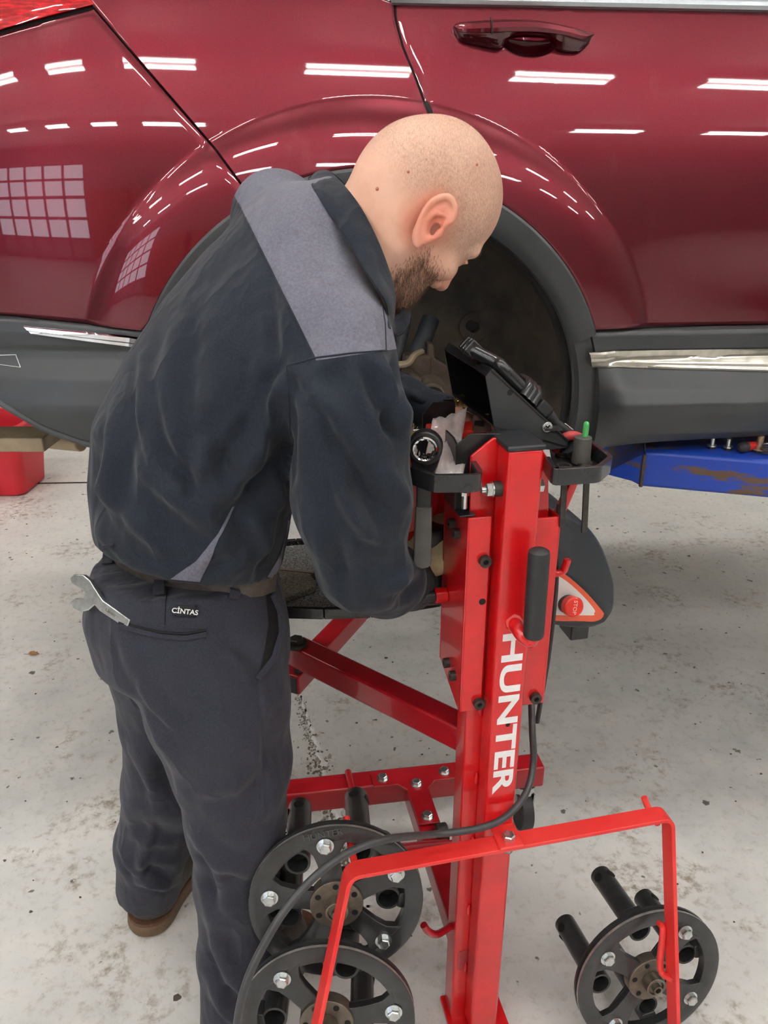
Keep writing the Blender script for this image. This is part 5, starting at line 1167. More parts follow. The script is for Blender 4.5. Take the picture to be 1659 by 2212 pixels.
fd.cone(PY(690, 530, 1.15), PY(735, 500, 1.15), 0.085, 0.072, 0.05)
armR = [PY(742, 815, 0.965), PY(750, 930, 0.955), PY(760, 1080, 0.95), PY(780, 1215, 0.955)]
fd.chain(armR, [0.070, 0.0725, 0.0735, 0.062], 0.03, 0.025)
foreR = [PY(782, 1228, 0.955), PY(835, 1250, 1.03), PY(872, 1256, 1.09)]
fd.chain(foreR, [0.060, 0.056, 0.046], 0.02, 0.02)
armL = [PY(612, 500, 1.28), PY(730, 720, 1.34), PY(800, 845, 1.35)]; foreL = [PY(800, 848, 1.35), PY(870, 868, 1.32), PY(925, 886, 1.29)]
fd.chain(armL, [0.068, 0.062, 0.052], 0.03, 0.02); fd.chain(foreL, [0.052, 0.042, 0.034], 0.02, 0.02)
# neck opening and sleeve ends
neckA, neckB = PY(700, 560, 1.15), PY(800, 500, 1.14)
fd.cone(PY(735, 530, 1.145), PY(820, 470, 1.14), 0.056, 0.085, 0.006, True)
V, q = fd.mesh(); V = smooth(V, q, 2); N = vnormals(V, q)
V = wrinkle(V, N, 0.0030, 15, axS - Rs * 0.5, 5, 4); N = vnormals(V, q); P2 = project(V)
folds = [([(590, 850), (560, 950), (500, 1040), (430, 1090)], 20, 0.006), ([(600, 900), (590, 1010), (520, 1090), (480, 1130)], 18, -0.009), ([(620, 800), (590, 870), (600, 960)], 12, 0.007), ([(605, 880), (610, 980), (625, 1060)], 12, -0.008),
         ([(440, 960), (430, 1050), (470, 1120), (490, 1200)], 16, 0.005), ([(450, 930), (480, 1010), (540, 1060)], 15, -0.006), ([(310, 770), (305, 900), (330, 990), (400, 1060)], 12, 0.006), ([(320, 930), (370, 1010), (440, 1080), (500, 1130)], 12, -0.006),
         ([(245, 880), (240, 1000), (230, 1090)], 12, 0.005), ([(270, 880), (265, 1000), (262, 1120)], 12, -0.004), ([(200, 960), (185, 1040), (195, 1120)], 12, -0.010), ([(178, 980), (172, 1040)], 8, 0.010),
         ([(280, 1090), (330, 1110), (380, 1200)], 18, -0.004), ([(500, 1100), (470, 1170), (400, 1240)], 10, 0.004), ([(350, 800), (380, 950), (440, 1060)], 14, 0.0035), ([(600, 600), (610, 700), (615, 780)], 14, 0.003), ([(575, 560), (590, 680), (600, 790)], 12, -0.003),
         ([(540, 1180), (520, 1225), (450, 1250)], 14, 0.004), ([(210, 1150), (290, 1225), (400, 1255)], 8, 0.004), ([(620, 1100), (600, 1180), (560, 1240)], 14, -0.006),
         ([(380, 700), (350, 830), (345, 960)], 22, 0.004), ([(470, 640), (440, 780), (430, 900), (450, 1000)], 24, 0.0035), ([(410, 720), (395, 860), (410, 980)], 20, -0.004), ([(540, 830), (520, 920), (460, 1010)], 16, -0.005), ([(560, 780), (540, 860), (490, 940)], 14, 0.004),
         ([(300, 1000), (350, 1060), (430, 1120), (470, 1170)], 16, 0.005), ([(230, 1050), (290, 1130), (360, 1190)], 16, 0.004), ([(520, 1100), (560, 1150), (580, 1210)], 16, 0.005), ([(200, 1080), (240, 1150)], 12, -0.005),
         # sleeve
         ([(650, 850), (665, 960), (680, 1080)], 16, 0.004), ([(690, 880), (720, 980), (735, 1060)], 16, -0.004), ([(660, 1100), (680, 1200), (720, 1280)], 14, 0.004), ([(780, 1180), (800, 1240), (790, 1300)], 18, -0.004), ([(830, 1000), (855, 1060), (865, 1120)], 12, 0.005),
         ([(640, 800), (720, 900), (770, 990), (830, 1060), (860, 1090)], 15, 0.007), ([(745, 960), (775, 1060), (815, 1130), (850, 1160)], 22, -0.009), ([(720, 1000), (745, 1080), (790, 1150), (860, 1170)], 16, 0.008),
         ([(800, 780), (840, 840), (862, 920)], 12, 0.007), ([(780, 800), (820, 880), (850, 960)], 14, -0.006), ([(850, 780), (850, 850)], 10, -0.006), ([(735, 790), (720, 800), (680, 830)], 16, -0.004), ([(845, 870), (840, 920), (860, 950)], 9, -0.008),
         ([(710, 1140), (735, 1230), (740, 1280)], 12, -0.005), ([(690, 1150), (712, 1240)], 12, 0.004), ([(860, 1190), (880, 1230), (830, 1290)], 12, 0.005), ([(820, 1300), (870, 1290), (900, 1265)], 10, -0.006),
         ([(880, 850), (905, 870), (920, 868)], 8, 0.005), ([(875, 870), (895, 890)], 8, -0.005)]
for pts, w, am in folds: V = stroke(V, N, pts, w * 1.1, am * 1.9, P2=P2)
V = smooth(V, q, 4, 0.5); N = vnormals(V, q)
SV, SQ = V.copy(), q.copy()
# cut the yoke out along its seams
bm = bmesh.new(); bv = [bm.verts.new(v) for v in V]; bm.verts.index_update()
for f in q: bm.faces.new([bv[i] for i in f])
def seam_plane(p, qx, bv_):
    a, na = surf(bv_, *p); b, nb = surf(bv_, *qx); n = (a - Vector(CAM)).cross(b - Vector(CAM)).normalized(); return (a + b) / 2, n
bvS = BVHTree.FromPolygons([Vector(v) for v in V], [tuple(f) for f in q])
pl1 = seam_plane((515, 440), (680, 773), bvS); pl3 = seam_plane((640, 785), (835, 757), bvS)
if (cpt_[-1] - pl1[0]).dot(pl1[1]) < 0: pl1 = (pl1[0], -pl1[1])
if (cpt_[-1] - pl3[0]).dot(pl3[1]) < 0: pl3 = (pl3[0], -pl3[1])
pl4n = Rs.copy(); pl4 = (PY(585, 450, 1.36), pl4n)
pf_n = -axS.cross(Rs).normalized(); Fv_ = axS.cross(Rs).normalized()
for co, no in (pl1, pl3, pl4):
    bmesh.ops.bisect_plane(bm, geom=bm.verts[:] + bm.edges[:] + bm.faces[:], plane_co=co, plane_no=no, dist=1e-5)
yk = [f for f in bm.faces if all((f.calc_center_median() - co).dot(no) > 0 for co, no in (pl1, pl3, pl4))]
bm2 = bm.copy(); bm2.faces.ensure_lookup_table(); bm.faces.ensure_lookup_table(); bm.faces.index_update(); ids = {f.index for f in yk}
bmesh.ops.delete(bm2, geom=[f for f in bm2.faces if f.index not in ids], context='FACES'); bmesh.ops.delete(bm, geom=[bm.faces[i] for i in ids], context='FACES')
def bm_obj(bm, name, mat, parent, sub=1):
    me = bpy.data.meshes.new(name); bm.to_mesh(me); bm.free(); me.polygons.foreach_set('use_smooth', [True] * len(me.polygons)); me.materials.append(mat)
    o = bpy.data.objects.new(name, me); C.objects.link(o); setparent(o, parent)
    if sub: m = o.modifiers.new('sub', 'SUBSURF'); m.levels = sub; m.render_levels = sub; m.boundary_smooth = 'PRESERVE_CORNERS'
    return o
shirt = bm_obj(bm, 'shirt', M['navy'], man); yoke = bm_obj(bm2, 'yoke', M['yoke'], shirt)
# seams: fine cord lines along the yoke
def seam_line(pts, name, parent, r=0.0011, bv_=bvS, mat=None):
    P = [surf(bv_, px, py, 0.0004)[0] for px, py in resample(pts, 30)]; mb = MB(); mb.tube(P, r, 6); return mb.build(name, mat or M['navy'], parent)
seam_line([(515, 440), (600, 612), (680, 773)], 'seam', shirt); seam_line([(620, 790), (650, 782), (680, 773), (760, 763), (835, 757)], 'seam', shirt)
seam_line([(826, 660), (832, 700), (834, 757)], 'seam', shirt, 0.0008); seam_line([(620, 792), (624, 860), (628, 940)], 'seam', shirt, 0.0008)
patch_on(bvS, ([(368, 1250), (432, 1256)], [(500, 1094), (506, 1092)], [(368, 1250), (425, 1212), (470, 1155), (500, 1094)], [(432, 1256), (455, 1205), (478, 1155), (506, 1092)]), 'side_panel', M['yoke'], shirt, 0.0014, 6, 24)
patch_on(bvS, ([(576, 1246), (590, 1248)], [(620, 1122), (628, 1128)], [(576, 1246), (600, 1205), (618, 1160), (620, 1122)], [(590, 1248), (612, 1210), (628, 1165), (628, 1128)]), 'side_panel', M['yoke'], shirt, 0.0014, 5, 16)
# hem edge
# sleeve cuffs
for a, b, r in ((foreR[-2], foreR[-1], 0.047), (foreL[-2], foreL[-1], 0.036)):
    dd_ = (b - a).normalized(); mb = MB(); mb.ringcyl(b - dd_ * 0.02, b + dd_ * 0.035, r, r - 0.006, 28); mb.build('cuff', M['navy'], shirt, 0.002)
# hands: palm and five curled fingers each
def hand(F2, wrist, fwd, palm_n, s=1.0, back=-0.05):
    w = np.array(list(wrist)); f = A3(fwd).astype(float); f /= np.linalg.norm(f); pn = A3(palm_n).astype(float); pn -= f * (pn @ f); pn /= np.linalg.norm(pn); sd_ = np.cross(pn, f)
    B = np.stack([f, sd_, pn], 1); g = lambda a, b, c: w + s * (B @ np.array([a, b, c]))
    F2.ell(g(0.048, 0, 0), B, np.array((0.050, 0.041, 0.016)) * s, 0.004); F2.cone(g(back, 0, 0), g(0.02, 0, 0), 0.027, 0.026, 0.015)
    for y, L1, c in ((0.029, 0.9, 0.0), (0.010, 1.0, 0.0), (-0.010, 0.95, 0.0), (-0.029, 0.76, 0.0)):
        p0, p1, p2, p3 = g(0.080, y, 0.002), g(0.080 + 0.038 * L1, y * 1.12, 0.012), g(0.080 + 0.052 * L1, y * 1.15, 0.036), g(0.080 + 0.042 * L1, y * 1.1, 0.056)
        F2.chain([p0, p1, p2, p3], [0.0095, 0.009, 0.0082, 0.0072], 0.003, 0.006)
    F2.chain([g(0.018, 0.030, 0.004), g(0.045, 0.052, 0.016), g(0.072, 0.050, 0.030), g(0.090, 0.040, 0.038)], [0.014, 0.0115, 0.0098, 0.008], 0.004, 0.010)
# ------------------------------------------------------------------ head, neck and hands: one skin surface
HF = camvec(0.551, -0.46, -0.698); HU = camvec(0.77, 0.602, 0.21); HF /= np.linalg.norm(HF); HU -= HF * (HU @ HF); HU /= np.linalg.norm(HU); HL = np.cross(HU, HF)   # left
HO = A3(PY(909.5, 432, 1.135)).astype(float); HB = np.stack([HF, HL, HU], 1); HS = 1.03
def hp(x, y, z): return HO + HS * (HB @ np.array([x, y, z]))
fd = Field((-0.22, 0.95, 1.10), (0.26, 1.46, 1.70), 0.0026); E = lambda c, r, k, B=HB: fd.ell(hp(*c), B, np.array(r) * HS, k)
E((0.002, 0, 0.026), (0.091, 0.072, 0.082), 0)
E((0.032, 0, 0.022), (0.070, 0.066, 0.072), 0.02)
E((-0.042, 0, 0.005), (0.058, 0.062, 0.060), 0.02)
E((0.046, 0, -0.045), (0.052, 0.056, 0.072), 0.03)
E((0.040, 0, -0.080), (0.056, 0.052, 0.034), 0.02)
fd.ell(hp(0.086, 0, -0.104), HB, np.array((0.020, 0.024, 0.018)) * HS, 0.02)
for s_ in (-1, 1):
    fd.cone(hp(0.0, s_ * 0.053, -0.055), hp(0.075, s_ * 0.026, -0.104), 0.019, 0.016, 0.025)      # jaw line
    fd.ell(hp(0.064, s_ * 0.047, -0.030), HB, np.array((0.026, 0.019, 0.017)) * HS, 0.018)          # cheek bone
    fd.cone(hp(0.098, s_ * 0.012, 0.016), hp(0.082, s_ * 0.048, 0.014), 0.010, 0.009, 0.014)        # brow
    fd.ell(hp(0.104, s_ * 0.033, -0.006), HB, np.array((0.016, 0.017, 0.011)) * HS, 0.010, True)          # eye socket
    fd.ell(hp(0.083, s_ * 0.032, -0.008), HB, np.array((0.0125, 0.013, 0.0125)) * HS, 0.004)        # eye ball under the lids
    fd.cone(hp(0.098, s_ * 0.014, -0.001), hp(0.091, s_ * 0.046, -0.002), 0.0035, 0.003, 0.004)     # upper lid
    fd.ell(hp(0.103, s_ * 0.0135, -0.050), HB, np.array((0.011, 0.0085, 0.009)) * HS, 0.006)        # nostril wing
    fd.ell(hp(0.110, s_ * 0.0075, -0.0585), HB, np.array((0.006, 0.0035, 0.005)) * HS, 0.002, True)
fd.chain([hp(0.098, 0, 0.006), hp(0.113, 0, -0.022), hp(0.121, 0, -0.043)], [0.0085, 0.0095, 0.0125], 0.008, 0.010)
fd.cone(hp(0.104, 0, -0.074), hp(0.088, 0.022, -0.077), 0.0075, 0.004, 0.008); fd.cone(hp(0.104, 0, -0.074), hp(0.088, -0.022, -0.077), 0.0075, 0.004, 0.008)
fd.cone(hp(0.101, -0.012, -0.086), hp(0.101, 0.012, -0.086), 0.0075, 0.0075, 0.007)
# neck
nb = PY(752, 570, 1.15); fd.cone(hp(-0.024, 0, -0.032), nb, 0.062, 0.070, 0.03)
fd.chain([nb, PY(640, 600, 1.22), armL[0], armL[1], armL[2], foreL[1], foreL[2]], [0.060, 0.05, 0.045, 0.040, 0.036, 0.032, 0.026], 0.02, 0.03)
fd.cone(hp(-0.035, -0.045, -0.045), PY(800, 590, 1.09), 0.014, 0.016, 0.03)
# ears
for s_ in (-1, 1):
    ea = hp(-0.010, s_ * 0.0775, -0.008); out = -HL * 1.0 if s_ < 0 else HL * 1.0
    en = out * 0.86 - HF * 0.50; en /= np.linalg.norm(en); eu = HU * 0.95 - HF * 0.28; eu -= en * (eu @ en); eu /= np.linalg.norm(eu); ef = np.cross(eu, en); ef = ef if ef @ HF > 0 else -ef
    EB = np.stack([ef, eu, en], 1); ep = lambda a, b, c: ea + HS * (EB @ np.array([a, b, c]))
    fd.ell(ep(0, 0, 0.006), EB, np.array((0.0175, 0.031, 0.0055)) * HS, 0.004)
    fd.ell(ep(0.004, 0.000, 0.014), EB, np.array((0.0115, 0.021, 0.010)) * HS, 0.003, True)
    fd.ell(ep(0.0075, -0.007, 0.006), EB, np.array((0.0055, 0.0075, 0.014)) * HS, 0.003, True)
    hx = [ep(0.012, 0.004, 0.009), ep(0.0165, 0.016, 0.009), ep(0.010, 0.028, 0.010), ep(-0.003, 0.0325, 0.011), ep(-0.014, 0.022, 0.012), ep(-0.0175, 0.006, 0.012), ep(-0.0145, -0.012, 0.011), ep(-0.009, -0.026, 0.009), ep(-0.001, -0.034, 0.007)]
    hx = catmull(hx, 4); fd.chain(hx, list(np.interp(np.linspace(0, 8, len(hx)), range(9), [0.003, 0.0036, 0.004, 0.0043, 0.0042, 0.004, 0.0038, 0.005, 0.0055])), 0.002, 0.003)
    fd.chain([ep(0.006, 0.013, 0.008), ep(-0.005, 0.008, 0.010), ep(-0.009, -0.004, 0.0095), ep(-0.004, -0.016, 0.008)], [0.0022, 0.003, 0.003, 0.003], 0.003, 0.004)
    fd.ell(ep(0.0125, -0.008, 0.007), EB, np.array((0.0045, 0.007, 0.005)) * HS, 0.004)             # tragus
hl_w = foreL[-1] + (foreL[-1] - foreL[-2]).normalized() * 0.03
hand(fd, hl_w, (foreL[-1] - foreL[-2]), (0.2, -0.3, -1), 0.92)
V, q = fd.mesh(); V = smooth(V, q, 2, 0.45)
head_h = (V - HO) @ HB / HS
body = skinmesh('body', V, q, M['skin'], man, 0); Vall = V
def sst(x, a, b): t = np.clip((x - a) / (b - a), 0, 1); return t * t * (3 - 2 * t)
x, y, z = head_h.T; rr = np.abs(y); onhead = (np.linalg.norm(head_h - np.array([0.01, 0, -0.02]), axis=1) < 0.155)
hl = 0.012 + 0.55 * np.clip(x - 0.0, 0, 1) + 0.0 * x                      # hair line rises towards the forehead
st = sst(z, -0.035, 0.02) * sst(0.085 - x - 0.35 * np.clip(z - 0.03, -1, 1) * 1.2, -0.01, 0.02) * (1 - 0.75 * sst(z, 0.085, 0.12) * sst(x, -0.03, 0.03))
eard = np.linalg.norm(head_h - np.array([-0.012, -0.085, -0.008]), axis=1); st *= sst(eard, 0.030, 0.045) * onhead; 
beardm = sst(-z, 0.022, 0.05) * sst(x, 0.0, 0.03) * sst(-z - (x - 0.03) * 0.95, -0.015, 0.015) * sst(rr + 0.05 * (x < 0.07) + (-z - 0.075) * 2 * (z < -0.075), 0.0, 0.02) * onhead
fl_ = np.clip(1 - eard / 0.05, 0, 1) ** 0.7
at = body.data.attributes.new('stubble', 'FLOAT', 'POINT'); buf = np.zeros(len(Vall), np.float32); buf[:len(V)] = np.clip(st * 0.5, 0, 1); at.data.foreach_set('value', buf)
at = body.data.attributes.new('flush', 'FLOAT', 'POINT'); buf = np.zeros(len(Vall), np.float32); buf[:len(V)] = np.clip(fl_ * 0.9 + 0.35 * sst(x, 0.1, 0.118) + 0.25 * np.exp(-((x - 0.02) ** 2 + (z + 0.03) ** 2) / 0.0008), 0, 1); at.data.foreach_set('value', buf)
# beard and eyebrow hairs
def hairs(name, mask, count, length, mat, rad_=0.00022, seed=1):
    rng = np.random.default_rng(seed); N_ = vnormals(V, q); fm = mask[q].mean(1); area = np.linalg.norm(np.cross(V[q[:, 2]] - V[q[:, 0]], V[q[:, 3]] - V[q[:, 1]]), axis=1)
    w = fm * area; w /= w.sum(); fi = rng.choice(len(q), count, p=w); uv = rng.random((count, 2)); A, B, C_, D_ = (V[q[fi, k]] for k in range(4))
    P = (A * (1 - uv[:, :1]) + B * uv[:, :1]) * (1 - uv[:, 1:]) + (D_ * (1 - uv[:, :1]) + C_ * uv[:, :1]) * uv[:, 1:]; n = N_[q[fi, 0]]
    down = -HU + 0.45 * HF; g = down + rng.normal(size=(count, 3)) * 0.35; g -= n * (g * n).sum(1, keepdims=True); g /= np.linalg.norm(g, axis=1, keepdims=True)
    L_ = length * rng.uniform(0.5, 1.2, (count, 1)) * (0.45 + 0.55 * fm[fi][:, None]); sd_ = np.cross(n, g)
    p1 = P + n * L_ * 0.38 + g * L_ * 0.45; p2 = P + n * L_ * 0.45 + g * L_ * 1.0
    W = sd_ * rad_; Vh = np.concatenate([P - W, P + W, p1 - W * 0.8, p1 + W * 0.8, p2]); k = count; i = np.arange(k)
    F1 = np.stack([i, i + k, i + 3 * k, i + 2 * k], 1); F2_ = np.stack([i + 2 * k, i + 3 * k, i + 4 * k], 1)
    o = raw(name, Vh, [tuple(f) for f in F1] + [tuple(f) for f in F2_], mat, man); o['kind'] = 'stuff'; return o
M['beard'] = pbr('brown_hair', srgb(122, 90, 66), 0.6, var=(200, 0.5), col2=srgb(78, 56, 42))
hairs('beard', np.clip(beardm, 0, 1) ** 1.2, 6500, 0.011, M['beard'], 0.00024)
brow = np.exp(-((z - 0.020) / 0.005) ** 2) * sst(x, 0.07, 0.085) * sst(rr, 0.012, 0.02) * sst(0.052 - rr, 0, 0.008)
hairs('eyebrows', brow, 900, 0.009, M['beard'], 0.00022, 2)
hairs('cropped_hair', np.clip(st, 0, 1) ** 2, 9000, 0.0026, pbr('cropped_hair', srgb(150, 118, 96), 0.6, var=(200, 0.3)), 0.00008, 3)
# small moles on the neck and scalp
bvH = BVHTree.FromPolygons([Vector(v) for v in V], [tuple(f) for f in q])
for px, py, r in ((815, 408, 0.0022), (882, 371, 0.0018), (1030, 356, 0.0018)):
    p, nn = surf(bvH, px, py); MB().sphere(p, r, 10, 6).build('mole', pbr('mole', srgb(196, 116, 98), 0.5, var=(90, 0.2)), man)
# collar: folded band round the neck
ct_top = [(711, 367, 1.20), (740, 393, 1.13), (778, 442, 1.075), (815, 512, 1.045), (842, 582, 1.035), (856, 640, 1.04), (853, 700, 1.075), (880, 640, 1.16), (860, 560, 1.215), (800, 470, 1.245), (740, 390, 1.25)]
ct_bot = [(668, 390, 1.20), (688, 425, 1.12), (728, 492, 1.05), (772, 562, 1.01), (806, 612, 0.99), (832, 655, 0.99), (846, 722, 1.04), (885, 690, 1.15), (850, 600, 1.235), (775, 500, 1.275), (695, 400, 1.275)]
T = catmull([PY(*p) for p in ct_top], 8, True); B_ = catmull([PY(*p) for p in ct_bot], 8, True); n = len(T)
cen = sum(T, Vector()) / n; rows = []
for k in np.linspace(0, 1, 7):
    rows.append([t.lerp(b, k) + ((t.lerp(b, k) - cen).normalized() * (0.008 * math.sin(math.pi * k))) for t, b in zip(T, B_)])
inner = [t.lerp(cen, 0.06) for t in T]; rows = [[t.lerp(cen, 0.10) - (T[i] - B_[i]) * 0.7 for i, t in enumerate(T)], [t.lerp(cen, 0.05) for t in T]] + rows
bvA = BVHTree.FromPolygons([Vector(v) for v in SV] + [Vector(v) for v in V], [tuple(f) for f in SQ] + [tuple(int(k) + len(SV) for k in f) for f in q])
def lift(p, off):
    d = (p - Vector(CAM)); L_ = d.length; d.normalize(); hit, nn, _, dist = bvA.ray_cast(Vector(CAM), d)
    return p if hit is None or dist > L_ + off or dist < L_ - 0.06 else Vector(CAM) + d * (dist - off)
for r_ in rows[2:]:
    for i in range(0, 52): r_[i] = lift(r_[i], 0.004)
Vc = [p for r in rows for p in r]; Fc = [(j * n + i, j * n + (i + 1) % n, (j + 1) * n + (i + 1) % n, (j + 1) * n + i) for j in range(len(rows) - 1) for i in range(n)]
col = raw('collar', Vc, Fc, M['navy'], shirt); md = col.modifiers.new('s', 'SOLIDIFY'); md.thickness = 0.003; md.offset = 1; md = col.modifiers.new('sub', 'SUBSURF'); md.levels = 1; md.render_levels = 1
mb = MB(); mb.tube([t.lerp(b, 0.93) + (t.lerp(b, 0.93) - cen).normalized() * 0.0045 for t, b in zip(T, B_)], 0.0007, 6, closed=True); mb.build('collar_stitch', M['hole'], shirt)
# ------------------------------------------------------------------ gloved right hand behind the ratchet
wr = foreR[-1] + (foreR[-1] - foreR[-2]).normalized() * 0.035 + Vector((0.012, 0.0, 0.02))
F2 = Field(A3(wr) - 0.2, A3(wr) + 0.2, 0.0036); hand(F2, wr, A3(PY(938, 1150, 1.15) - wr), (0.6, 0.6, -0.1), 1.05, 0.0); vg, qg = F2.mesh(); vg = smooth(vg, qg, 2, 0.45)
Ng = vnormals(vg, qg); vg = wrinkle(vg, Ng, 0.0012, 60, (0, 0, 1), 9, 2)
skinmesh('work_glove', vg, qg, pbr('cream_leather_glove', srgb(214, 198, 160), 0.75, var=(30, 0.25), bump=(90, 0.3, 0.001)), man, 1)
# ------------------------------------------------------------------ belt, loops, pockets, label
mb_pts = [surf(bvT, px, py, 0.004)[0] for px, py in resample([(232, 1196), (262, 1226), (300, 1247), (350, 1263), (400, 1271), (450, 1276), (500, 1277), (560, 1268), (590, 1256)], 40)]
belt = flatbar(mb_pts, ZH, 0.030, 0.004, None).build('belt', M['belt'], man, 0.001)
def strip_on(bv_, pts, w, name, mat, parent, off=0.003, th=0.002):
    P = []; Ns = []
    for px, py in resample(pts, 14): p, nn = surf(bv_, px, py, off); P.append(p); Ns.append(nn)
    wd_ = (P[-1] - P[0]).cross(Ns[len(Ns) // 2]).normalized(); return flatbar(P, wd_, w, th, None).build(name, mat, parent, 0.0006)
for pts in ([(232, 1178), (236, 1200), (232, 1222)], [(348, 1250), (346, 1270), (343, 1290)], [(503, 1268), (503, 1280), (502, 1292)]):
    P = [surf(bvT, px, py, 0.0085 if k == 1 else 0.004)[0] for k, (px, py) in enumerate(pts)]; nn = surf(bvT, *pts[1])[1]
    flatbar(P, (P[-1] - P[0]).cross(nn).normalized(), 0.016, 0.003, None).build('belt_loop', M['trouser'], trousers, 0.001)
P = [surf(bvT, px, py, 0.002)[0] for px, py in resample([(262, 1352), (300, 1362), (350, 1374), (400, 1378), (445, 1370)], 24)]
mb = MB(); mb.tube(P, 0.0035, 8); mb.build('pocket_welt', M['trouser'], trousers)
P = [surf(bvT, px, py, 0.0005)[0] for px, py in resample([(258, 1345), (300, 1355), (350, 1366), (400, 1369), (445, 1361)], 24)]
mb = MB(); mb.tube(P, 0.0022, 8); mb.build('pocket_slit', M['hole'], trousers)
seam_line([(300, 1345), (380, 1356), (445, 1358)], 'pocket_seam', trousers, 0.0007, bvT, M['trouser']); seam_line([(447, 1355), (444, 1380)], 'pocket_seam', trousers, 0.0012, bvT, M['trouser'])
seam_line([(362, 1272), (358, 1300), (356, 1350)], 'dart_seam', trousers, 0.0007, bvT, M['hole'])
# side pocket mouth
patch_on(bvT, ([(556, 1462), (560, 1466)], [(572, 1275), (596, 1290)], [(556, 1462), (568, 1420), (580, 1350), (572, 1275)], [(560, 1466), (590, 1415), (606, 1350), (596, 1290)]), 'side_pocket', M['hole'], trousers, 0.0012, 6, 20)
P = [surf(bvT, px, py, 0.003)[0] for px, py in resample([(555, 1466), (588, 1420), (604, 1365), (600, 1320), (585, 1285)], 24)]; mb = MB(); mb.tube(P, 0.005, 8); mb.build('pocket_edge', M['trouser'], trousers)
lab = patch_on(bvT, ([(377, 1331), (424, 1333)], [(379, 1306), (425, 1308)], [(377, 1331), (379, 1306)], [(424, 1333), (425, 1308)]), 'maker_label', pbr('black_label', srgb(22, 22, 26), 0.7, var=(60, 0.2)), trousers, 0.0018, 6, 6, 0.0008)
p, nn = surf(bvT, 400, 1320, 0.0030); pr, _ = surf(bvT, 418, 1322, 0.003); xx = (pr - p).normalized(); zz_ = (nn - xx * nn.dot(xx)).normalized(); yy = zz_.cross(xx)
tx = text_obj('label_word', 'C\u0130NTAS', 0.0098, M['white_ink'], Matrix.Translation(p) @ Matrix((xx, yy, zz_)).transposed().to_4x4(), lab, 0.0002, 1.0, 0.0002)
# ------------------------------------------------------------------ boots
def boot(heel, dirv, hidden=False):
    dirv = Vector(dirv).normalized(); sd_ = Vector((dirv.y, -dirv.x, 0)); t = bpy.data.objects.new('boot', None); C.objects.link(t); t.location = heel; setparent(t, man)
    prof = [(-0.004, 0.008), (0.001, 0.022), (0.010, 0.036), (0.026, 0.046), (0.05, 0.050), (0.10, 0.046), (0.15, 0.049), (0.20, 0.056), (0.235, 0.056), (0.27, 0.049), (0.30, 0.033), (0.312, 0.015)]
    out = catmull([heel + dirv * a + sd_ * w for a, w in prof] + [heel + dirv * a - sd_ * w for a, w in reversed(prof)], 4, True)
    c = sum(out, Vector()) / len(out); sc = lambda k, z: [c + (p - c) * k + ZH * z for p in out]
    def stack(rows, name, mat):
        n = len(out); mb = MB(); mb.add([p for r in rows for p in r], [(j * n + i, j * n + (i + 1) % n, (j + 1) * n + (i + 1) % n, (j + 1) * n + i) for j in range(len(rows) - 1) for i in range(n)], True); mb.add(rows[0], [tuple(reversed(range(n)))]); mb.add(rows[-1], [tuple(range(n))]); return mb.build(name, mat, t)
    stack([sc(0.95, 0.0), sc(1.0, 0.005), sc(1.01, 0.015), sc(1.0, 0.024), sc(0.975, 0.030)], 'sole', pbr('tan_rubber_sole', srgb(128, 104, 76), 0.6, var=(16, 0.4, 0.3, 0.7), col2=srgb(84, 64, 46), bump=(60, 0.2, 0.001)))
    stack([sc(0.985, 0.030), sc(0.99, 0.033), sc(0.975, 0.037)], 'welt', pbr('brown_welt', srgb(104, 70, 50), 0.6, var=(150, 0.4)))
    F2 = Field(c - Vector((0.2, 0.2, 0)), c + Vector((0.2, 0.2, 0.2)), 0.006); P_ = F2.P
    h = lambda a, z, w=0: heel + dirv * a + ZH * z + sd_ * w
    F2.cone(h(0.058, 0.06), h(0.075, 0.19), 0.047, 0.050); F2.cone(h(0.055, 0.055), h(0.20, 0.05), 0.045, 0.045, 0.03); F2.cone(h(0.11, 0.075), h(0.24, 0.055), 0.036, 0.036, 0.03)
    F2.d = np.maximum(F2.d, 0.036 - P_[..., 2]); F2.d = np.maximum(F2.d, P_[..., 2] - 0.17); v, f_ = F2.mesh(); v = smooth(v, f_, 2)
    skinmesh('upper', v, f_, pbr('dark_brown_leather', srgb(70, 60, 52), 0.5, var=(18, 0.4), bump=(90, 0.3, 0.001)), t, 1)
hz_ = PZ(304, 2022, 0.0); boot(hz_, (0.30, 0.95, 0)); boot(Vector((hipR[-1].x - 0.02, hipR[-1].y - 0.055, 0)), (0.45, 0.89, 0))
